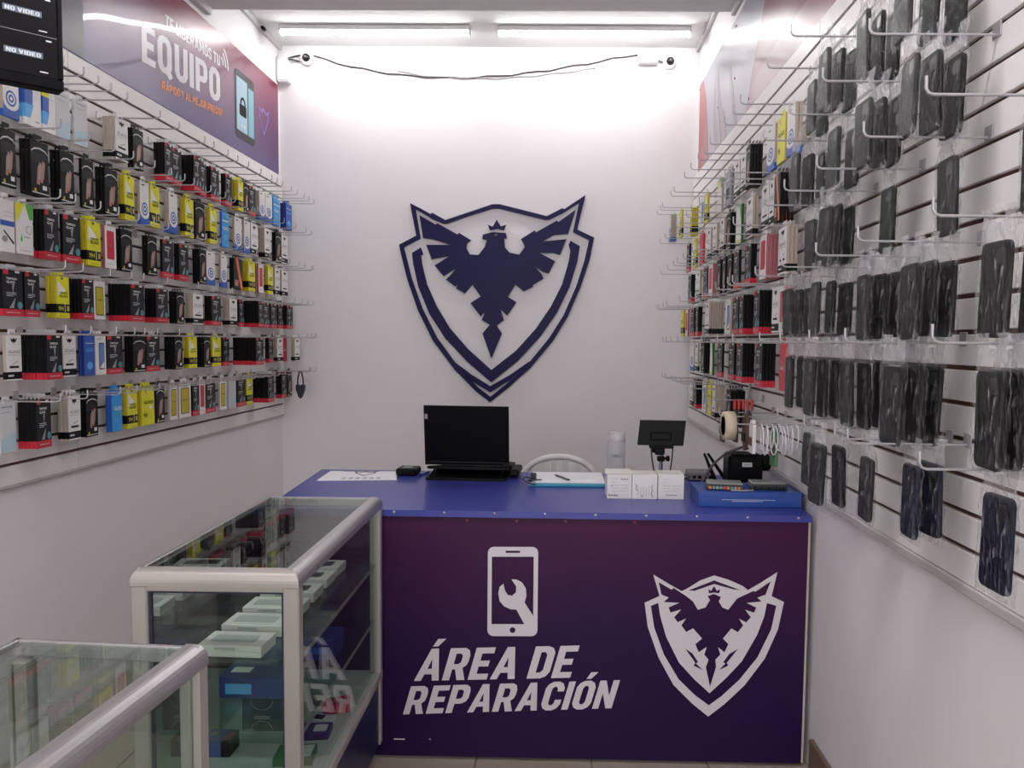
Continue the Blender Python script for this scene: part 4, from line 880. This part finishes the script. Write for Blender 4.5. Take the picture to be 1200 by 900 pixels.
MB().tube([(.040, 0, 0), (.052, 0, 0), (.060, 0, 0)], [.0045, .003, .0008], BLACKP, 8).build('tip', t); MB().bbox((-.054, -.001, .004), (-.020, .001, .0062), M('blue_plastic', (.03, .04, .30), .3), .0005).build('clip', t)
# laptop on a folding stand, lid towards the room
lp = thing('laptop', 'open black laptop on folding stand, its lid back facing the purple front', 'laptop', (-.392, 3.03, CT), math.radians(-3))
lw = .178
base = MB()
V = [(-lw, -.02, .052), (lw, -.02, .052), (lw, .215, .098), (-lw, .215, .098)]
MBx = MB(); MBx.add([(x, y, z-.020) for x, y, z in V]+V, [(0, 3, 2, 1), (4, 5, 6, 7), (0, 1, 5, 4), (1, 2, 6, 5), (2, 3, 7, 6), (3, 0, 4, 7)], BLACKP)
# keyboard half slopes up to the hinge, which stands at the rear towards the room
MBx = MB()
K = [(-lw, .225, .030), (lw, .225, .030), (lw, .225, .012), (-lw, .225, .012)]
MBx.add([(-lw, -.015, .050), (lw, -.015, .050), (lw, .215, .014), (-lw, .215, .014), (-lw, -.015, .070), (lw, -.015, .070), (lw, .215, .030), (-lw, .215, .030)],
        [(0, 3, 2, 1), (4, 5, 6, 7), (0, 1, 5, 4), (1, 2, 6, 5), (2, 3, 7, 6), (3, 0, 4, 7)], BLACKP)
bs = MBx.build('keyboard_base', lp)
for r_ in range(4):
    for c_ in range(11):
        MB().box((-.150+c_*.0275, .02+r_*.026, .0715-(r_*.026+.035)*.174), (-.126+c_*.0275, .041+r_*.026, .0735-(r_*.026+.035)*.174), BLACKG).build('key', bs)
ld = MB(); tl = .030
P0 = [(-lw, -.016, .066), (lw, -.016, .066), (lw, -.016-tl, .302), (-lw, -.016-tl, .302)]
ld.add(P0+[(x, y+.009, z+.001) for x, y, z in P0], [(0, 1, 2, 3), (4, 7, 6, 5), (0, 4, 5, 1), (1, 5, 6, 2), (2, 6, 7, 3), (3, 7, 4, 0)], M('laptop_lid', (.0015, .0015, .0025), .4, spec=.1))
lid = ld.build('lid', lp)
MB().box((-lw+.004, -.0415, .246), (-lw+.016, -.038, .278), M('lid_badge', (.28, .26, .26), .4)).build('badge', lid)
MB().tube([(-lw*.85, -.016, .062), (lw*.85, -.016, .062)], .007, BLACKP, 8).build('hinge', lp)
st = thing('laptop_stand', 'black folding laptop cooler stand on the blue counter', 'stand', (-.392, 3.03, CT), math.radians(-3))
sm = MB()
sm.add([(-.155, -.10, 0), (.17, -.10, 0), (.20, .235, 0), (-.16, .235, 0), (-.155, -.10, .012), (.17, -.10, .012), (.20, .235, .009), (-.16, .235, .009)], [(0, 3, 2, 1), (4, 5, 6, 7), (0, 1, 5, 4), (1, 2, 6, 5), (2, 3, 7, 6), (3, 0, 4, 7)], BLACKP)
sm.build('foot_plate', st)
MB().add([(-.165, -.03, .047), (.18, -.03, .047), (.195, .20, .011), (-.165, .20, .011), (-.165, -.03, .035), (.18, -.03, .035), (.195, .20, .0095), (-.165, .20, .0095)], [(0, 1, 2, 3), (4, 7, 6, 5), (0, 4, 5, 1), (1, 5, 6, 2), (2, 6, 7, 3), (3, 7, 4, 0)], BLACKP).build('tray', st)
for sx in (-.14, .15): MB().tube([(sx, -.085, .012), (sx+.008, -.03, .038)], .004, BLACKP, 6).build('strut', st)
MB().bbox((.182, -.04, .012), (.222, .10, .040), BLACKP, .006).build('fan_block', st)
# clipboard with papers
t = thing('clipboard', 'teal clipboard with white papers beside the laptop', 'clipboard', (.03, 2.95, CT), .02)
MB().bbox((-.155, -.115, 0), (.150, .115, .010), M('teal_board', (.03, .28, .42), .4), .003).build('board', t)
for k in range(3): MB().box((-.150+.004*k, -.085+.01*k, .0101+.0032*k), (.146, .113-.003*k, .0130+.0032*k), PAPER).build('paper_stack', t)
MB().bbox((-.152, -.09, .0200), (-.128, .03, .030), BLACKP, .004).build('clip', t)
t = thing('stylus_pen', 'grey metal pen lying across the papers', 'pen', (.005, 2.915, CT+.0245), math.radians(118))
MB().tube([(-.06, 0, 0), (.045, 0, 0), (.06, 0, 0)], [.0042, .0042, .001], M('dark_steel', (.16, .16, .16), .3, metal=.8), 8).build('barrel', t); MB().tube([(-.066, 0, 0), (-.06, 0, 0)], .003, BLACKP, 8).build('button', t)
tag(MB().tube([(-.135+.022*math.cos(a)+.003*a, 2.85+.03*math.sin(a), CT+.006+.012*(1+math.sin(a*.7))) for a in [k*.5 for k in range(26)]], .003, CAB, 5).build('coiled_cable'), 'thin black coiled cable between laptop and clipboard', 'cable')
# clear jar
jr = thing('clear_jar', 'tall clear plastic jar lettered UMID behind the white cartons', 'jar', (.228, 2.95, CT))
FROST = bpy.data.materials.new('frosted_plastic'); FROST.use_nodes = True
nt = FROST.node_tree; pbn = nt.nodes['Principled BSDF']; pbn.inputs['Base Color'].default_value = (.55, .56, .56, 1); pbn.inputs['Roughness'].default_value = .22; pbn.inputs['Alpha'].default_value = .42
MB().lathe([(.030, .0), (.037, .004), (.037, .165), (.033, .174), (.031, .178)], FROST, 28).build('body', jr)
MB().lathe([(.0355, .172), (.0355, .205), (.033, .211), (.0, .211)], FROST, 28).build('lid', jr)
MB().lathe([(.0345, .178), (.0352, .186), (.0345, .190)], HOUS, 28).build('rim', jr)
me = text_mesh('UMID', .02, 0, 0, 2); a, b, c_, d = text_box(me)
mb = MB(); mb.mesh_in(me, INK, lambda q: (.0374*math.sin(((q.x-a)/(b-a)-.5)*1.25), -.0374*math.cos(((q.x-a)/(b-a)-.5)*1.25), .108+(q.y-c_)/(d-c_)*.013)); mb.build('printed_name', jr)
# screen on a stand (microscope display)
ms = thing('microscope_display', 'small black display on a chrome pole stand behind the white cartons', 'display', (.415, 2.98, CT), math.radians(-4))
hd = MB(); y_, tb = 0, .012
V0 = [(-.098, .0, .150), (.090, .0, .150), (.100, .012, .252), (-.088, .012, .252)]
hd.add(V0+[(x, y+.022, z) for x, y, z in V0], [(0, 1, 2, 3), (4, 7, 6, 5), (0, 4, 5, 1), (1, 5, 6, 2), (2, 6, 7, 3), (3, 7, 4, 0)], BLACKP); h_ = hd.build('display_housing', ms)
MB().bbox((-.045, -.010, .172), (.040, .002, .206), BLACKP, .004).build('rear_boss', h_); MB().box((-.030, -.012, .186), (.025, -.0095, .192), BLACKG).build('vent', h_)
MB().bbox((-.050, -.006, .138), (.050, .014, .152), BLACKP, .003).build('lower_bar', ms)
MB().tube([(.0, .004, .012), (.0, .004, .136)], .0085, M('chrome', (.7, .7, .7), .15, metal=1), 14).build('pole', ms)
MB().bbox((-.026, -.012, .112), (.014, .020, .140), BLACKP, .004).build('bracket', ms)
MB().bbox((-.016, -.014, .085), (.015, .022, .106), BLACKP, .004).build('clamp', ms)
MB().lathe([(.005, .012), (.005, .020), (.012, .022), (.012, .034), (.005, .036)], BLACKP, 12, (.0, .004, .096), 0).build('clamp_knob', ms)
MB().lathe([(.004, -.040), (.009, -.038), (.009, -.026), (.004, -.024)], BLACKP, 10, (.0, .004, .128), 0).build('clamp_knob', ms)
MB().bbox((-.09, -.06, 0), (.09, .09, .012), BLACKP, .005).build('base_plate', ms)
for sx in (-.042, .048): MB().tube([(sx, .006, .152), (sx+(.004 if sx < 0 else -.003), .0, .10), (sx+(.014 if sx < 0 else -.010), .0, .04), (sx+(.02 if sx < 0 else -.02), .02, .012)], .0035, CAB, 6).build('cord', ms)
# three white cartons
marks = lambda k: [('printed_line', .18, .80, .45, .815, GREYC, 'f'), ('printed_line', .18, .66, .36, .675, GREYC, 'f'), ('printed_line', .18, .54, .5, .56, GREYC, 'f'), ('printed_line', .55, .54, .85, .56, GREYC, 'f'), ('printed_line', .2, .42, .5, .44, GREYC, 'f'), ('printed_line', .55, .42, .85, .44, GREYC, 'f'), ('printed_line', .18, .31, .8, .33, GREYC, 'f'),
                   ('printed_line', .1, .15, .5, .2, GREYC, 't'), ('printed_line', .1, .45, .6, .5, GREYC, 't'), ('printed_line', .55, .25, .8, .3, GREYC, 't')]
vmarks = [('printed_line', .22+.11*i, .14, .24+.11*i, .55-.05*(i % 2), GREYC, 'f') for i in range(6)]+marks(0)[7:]
INKP = M('marker_ink', (.03, .03, .04), .5)
wb = [carton('white cube carton with dark scribble at its foot, next to clipboard', (.216, 2.682, CT), (.090, .092, .092), WBOX, marks(0), .03, 'parts_carton', 'white cube cartons on the counter'),
      carton('white cube carton turned on its side between two others', (.310, 2.682, CT), (.092, .092, .090), WBOX, vmarks, 0, 'parts_carton', 'white cube cartons on the counter'),
      carton('white cube carton with neat print, next to the blue box', (.407, 2.684, CT), (.094, .092, .092), WBOX, marks(2), -.02, 'parts_carton', 'white cube cartons on the counter')]
def scribble(c, x, z, w_, h, n, vert=False):
    pts = [(x+(w_*k/n), z+h*(.5+.5*math.sin(k*2.3))*(.6+.4*math.sin(k*1.1))) for k in range(n+1)]
    if vert: pts = [(x+(b-z), z+(a-x)) for a, b in pts]
    MB().tube([(a, -.0468, b) for a, b in pts], .0009, INKP, 4).build('handwriting', c)
cb = lambda t: [q for q in t.children][0]
scribble(cb(wb[0]), .005, .070, .025, .010, 12); scribble(cb(wb[0]), -.040, .010, .034, .011, 18); scribble(cb(wb[0]), -.032, .046, .006, .006, 4)
scribble(cb(wb[1]), -.034, .032, .024, .009, 10, True); scribble(cb(wb[1]), .024, .008, .045, .008, 12, True); scribble(cb(wb[1]), -.012, .008, .008, .006, 5, True)
scribble(cb(wb[2]), -.018, .014, .040, .006, 12)
lf = MB(); lf.add([(-.052, -.048, .0925), (.050, -.048, .0925), (.049, .046, .0955), (-.047, .046, .0955)], [(0, 1, 2, 3)], WBOX); lf.build('open_flap', cb(wb[0]))
# blue carton and what lies on it
blb = thing('blue_carton', 'flat bright blue carton at the wall end of the counter', 'box', (.666, 2.612, CT), 0)
BB = M('blue_carton_card', (.02, .075, .33), .3, coat=.3)
c1 = MB().bbox((-.180, -.088, 0), (.180, .088, .053), BB, .002).build('carton', blb); MB().bbox((-.181, -.089, .036), (.181, .089, .0545), BB, .002).build('lid', blb)
for k in range(26):
    MB().box((-.098+k*.0072, -.0896, .0262), (-.093+k*.0072, -.0884, .0278), WHITE).build('printed_letter', c1)
    if 4 < k < 20: MB().box((-.098+k*.0072, -.0896, .0210), (-.0935+k*.0072, -.0884, .0226), WHITE).build('printed_letter', c1)
BT = CT+.0545
def toolkit(label, x, y, bits, rz):
    t = thing('bit_set', label, 'tool set', (x, y, BT), rz)
    MB().bbox((-.066, -.036, 0), (.066, .036, .018), M('smoke_plastic', (.05, .055, .055), .25), .004).build('case', t)
    MB().bbox((-.062, -.033, .0182), (.062, .033, .026), M('clear_lid', (.26, .28, .27), .18), .004).build('lid', t)
    for k, mt in enumerate(bits): MB().tube([(-.052+k*.0125, -.0395, .009), (-.052+k*.0125, -.034, .009)], .0052, mt, 8).build('bit_end', t)
toolkit('grey bit set with orange and teal ends on blue carton', .588, 2.585, [CO, CTE, CGY, CTE, CR, CO, CTE, CGY, CO], -.12)
toolkit('black bit set with dark ends on blue carton beside the wall', .745, 2.60, [CB, CG, CB, CG, CB, CG, CB, CG, CB], -.05)
tag(MB().tube([(.60, 2.535, BT+.004), (.64, 2.53, BT+.004), (.68, 2.538, BT+.004)], .003, CGY, 6).build('loose_tweezers'), 'thin grey tweezers lying on front edge of blue carton', 'tool')
# power supply behind
ps = thing('power_supply', 'black power supply unit with white label and round plug behind blue carton', 'power supply', (.735, 2.86, CT), 0)
MB().bbox((-.080, -.05, 0), (.055, .06, .142), BLACKP, .012).build('housing', ps); MB().box((-.028, -.0508, .095), (.010, -.0495, .112), WBOX).build('label_plate', ps)
MB().box((-.022, -.0512, .100), (.004, -.0506, .107), GREYC).build('printed_line', ps)
MB().lathe([(.012, 0), (.030, 0), (.034, .006), (.034, .030), (.026, .036)], BLACKP, 16, (.056, .0, .105), 0).build('round_plug', ps)
MB().tube([(.02, -.03, .140), (.01, -.06, .165), (-.035, -.07, .175), (-.095, -.06, .150), (-.14, -.05, .105), (-.175, -.07, .060), (-.20, -.09, .020), (-.205, -.10, .006)], .005, CAB, 7).build('power_lead', ps)
rt = thing('router', 'grey router with two upright black antennas beside power supply', 'router', (.59, 3.045, CT), 0)
MB().bbox((-.055, -.05, .003), (.055, .05, .036), M('grey_metal', (.20, .20, .20), .4, metal=.3), .004).build('housing', rt); MB().bbox((-.05, -.045, 0), (.05, .045, .003), BLACKP, .001).build('foot', rt)
for k in range(4): MB().box((-.04+k*.022, -.0508, .012), (-.026+k*.022, -.0495, .024), BLACKG).build('port', rt)
for (x0, x1) in ((.045, -.005), (.085, .010)): MB().tube([(x0, -.11, .0), (x0-.010, -.11, .030), (x1, -.10, .125)], [.008, .008, .005], BLACKP, 8).build('antenna', rt)
tag(MB().tube([(.52, 2.95, CT+.02)]+[(.50+.025*math.cos(a), 2.93+.018*math.sin(a), CT+.014+.003*a) for a in [k*.6 for k in range(14)]], .0035, CAB, 6).build('coiled_cable'), 'loose black cable coil beside the router', 'cable')

# ================================================================== CHAIR BEHIND THE COUNTER
CHW = M('chair_white', (.76, .75, .74), .4)
ch = thing('plastic_chair', 'white plastic chair with rounded back behind the counter', 'chair', (-.005, 3.62, 0))
a = [math.radians(180*k/14) for k in range(15)]
MB().tube([(-.20, -.17, .44)]+[(.195*math.cos(math.pi-t), -.20, .70+.205*math.sin(t)**.7) for t in a]+[(.20, -.17, .44)], .014, CHW, 8).build('back_frame', ch)
for x in (-.12, -.06, 0, .06, .12): MB().bbox((x-.018, -.202, .455), (x+.018, -.192, .70+.19*math.sqrt(max(0, 1-(x/.195)**2))), CHW, .003).build('back_slat', ch)
MB().bbox((-.215, -.20, .43), (.215, .22, .455), CHW, .012).build('seat', ch)
for sx in (-1, 1):
    for sy in (-1, 1): MB().tube([(sx*.19, sy*.18, .435), (sx*.215, sy*.215, .0)], [.022, .016], CHW, 8).build('leg', ch)

# ================================================================== LANYARD AND TOOLS ON HOOKS
y = y_of(352, SL+.19, 1.237)
ln = thing('lanyard', 'dark pouch on a looped strap hanging at the end of the bottom row', 'lanyard', (SL+.19, y, 1.237))
hook(-1, y, 1.237, 'white wire hook holding the dark lanyard at the bottom row end', 'lanyard hook')
SR_ = M('strap_cloth', (.05, .03, .04), .7)
MB().tube([(-.020, 0, -.095), (-.016, 0, -.04), (-.006, 0, .002), (.006, 0, .002), (.016, 0, -.04), (.020, 0, -.095)], .005, SR_, 6).build('strap', ln)
shape_obj('pouch', [[(-.030, -.085), (-.012, -.080), (0, -.088), (.012, -.080), (.030, -.085), (.028, -.115), (.012, -.160), (0, -.172), (-.012, -.160), (-.028, -.115)]], .016, M('pouch_cloth', (.02, .02, .035), .6), ln, lambda q: (q.x, q.z, q.y))
RZ7 = 1.175
Yt = y_of(843, SR-HL, RZ7)
hook(1, Yt, RZ7, 'white wire hook through the masking tape roll', 'tool hooks'); hook(1, Yt+.16, RZ7, 'white wire hook with hanging tool pouches behind the tape', 'tool hooks')
hook(1, Yt-.26, RZ7, 'white wire hook holding the white cable loops', 'tool hooks')
tr = thing('tape_roll', 'cream masking tape roll hanging on a hook above the power supply', 'tape', (SR-HL+.035, Yt, RZ7-.035))
MB().lathe([(.038, -.020), (.054, -.020), (.054, .020), (.038, .020), (.038, -.020)], M('masking_tape', (.62, .53, .38), .6), 26, axis=0).build('tape', tr)
MB().lathe([(.0375, -.020), (.0375, .020)], M('tape_core', (.45, .36, .25), .7), 26, axis=0).build('core', tr)
BRN = M('brown_leather', (.11, .055, .035), .5)
def pouch(label, x, yy, z, w_, h, mt, name='tool_pouch', pointed=False, group='tool pouches under the masking tape'):
    t = thing(name, label, 'tool', (x, yy, z), math.pi/2*0, group)
    ol = [(-w_/2, -.02), (-w_*.2, 0), (w_*.2, 0), (w_/2, -.02), (w_/2, -h*.7), (w_*.12 if pointed else w_/2, -h), (-w_*.12 if pointed else -w_/2, -h), (-w_/2, -h*.7)]
    shape_obj('body', [ol, circ(0, -.008, .004, 8)], .012, mt, t, lambda q: (q.z, q.x, q.y+.008))
    shape_obj('front_flap', [[(-w_*.4, -h*.45), (w_*.4, -h*.45), (w_*.4, -h*.7), (-w_*.4, -h*.7)]], .003, BRN if mt is not BRN else CB, t, lambda q: (-.0085-q.z, q.x, q.y)); return t
pouch('brown pointed pouch hanging beneath the masking tape roll', SR-HL+.10, Yt, RZ7, .06, .135, BRN, pointed=True)
for k in range(3): pouch(['dark brown strap pouch next to the tape roll', 'dark brown strap pouch, middle of its hook', 'dark brown strap pouch nearest the slats'][k], SR-HL+.05+k*.05, Yt+.16, RZ7, .05, .125, M('dark_brown', (.05, .026, .02), .5))
RED_ = M('red_tool', (.55, .05, .05), .4)
for k in range(5):
    t = thing('screwdriver', 'slim red handled screwdriver hanging in the row behind the tape', 'tool', (SR-.05-k*.018, Yt+.30, RZ7+.03), 0, 'red screwdrivers behind the tape')
    MB().tube([(0, 0, -.03), (0, 0, .0), (0, 0, .012)], [.006, .007, .004], RED_, 8).build('handle', t); MB().tube([(0, 0, -.10), (0, 0, -.03)], .0022, M('dark_steel', (.16, .16, .16), .3), 6).build('blade', t)
hook(1, Yt+.306, RZ7+.038, 'white wire hook carrying the red screwdrivers', 'tool hooks')
cbn = thing('cable_bundle', 'bundle of looped white charging cables on a hook', 'cables', (SR-.10, Yt-.26, RZ7))
for k in range(9):
    x = -.06+k*.014; r_ = .03+.006*(k % 3)
    MB().tube([(x+.004*math.sin(q*.9+k), r_*math.sin(q), -.045-.02*(k % 2)*.5+(.045+.01*(k % 2)*.5)*math.cos(q)) for q in [2*math.pi*i/12 for i in range(13)]], .0022, WHITE, 5).build('cable', cbn)
pouch('green carded cable pack under the white cables', SR-.10, Yt-.20, RZ7-.01, .06, .15, M('dull_green', (.07, .20, .09), .4), 'carded_pack', group='carded packs')
pouch('white carded adapter pack beside the green pack', SR-.15, Yt-.10, RZ7-.01, .05, .12, CW, 'carded_pack', group='carded packs')
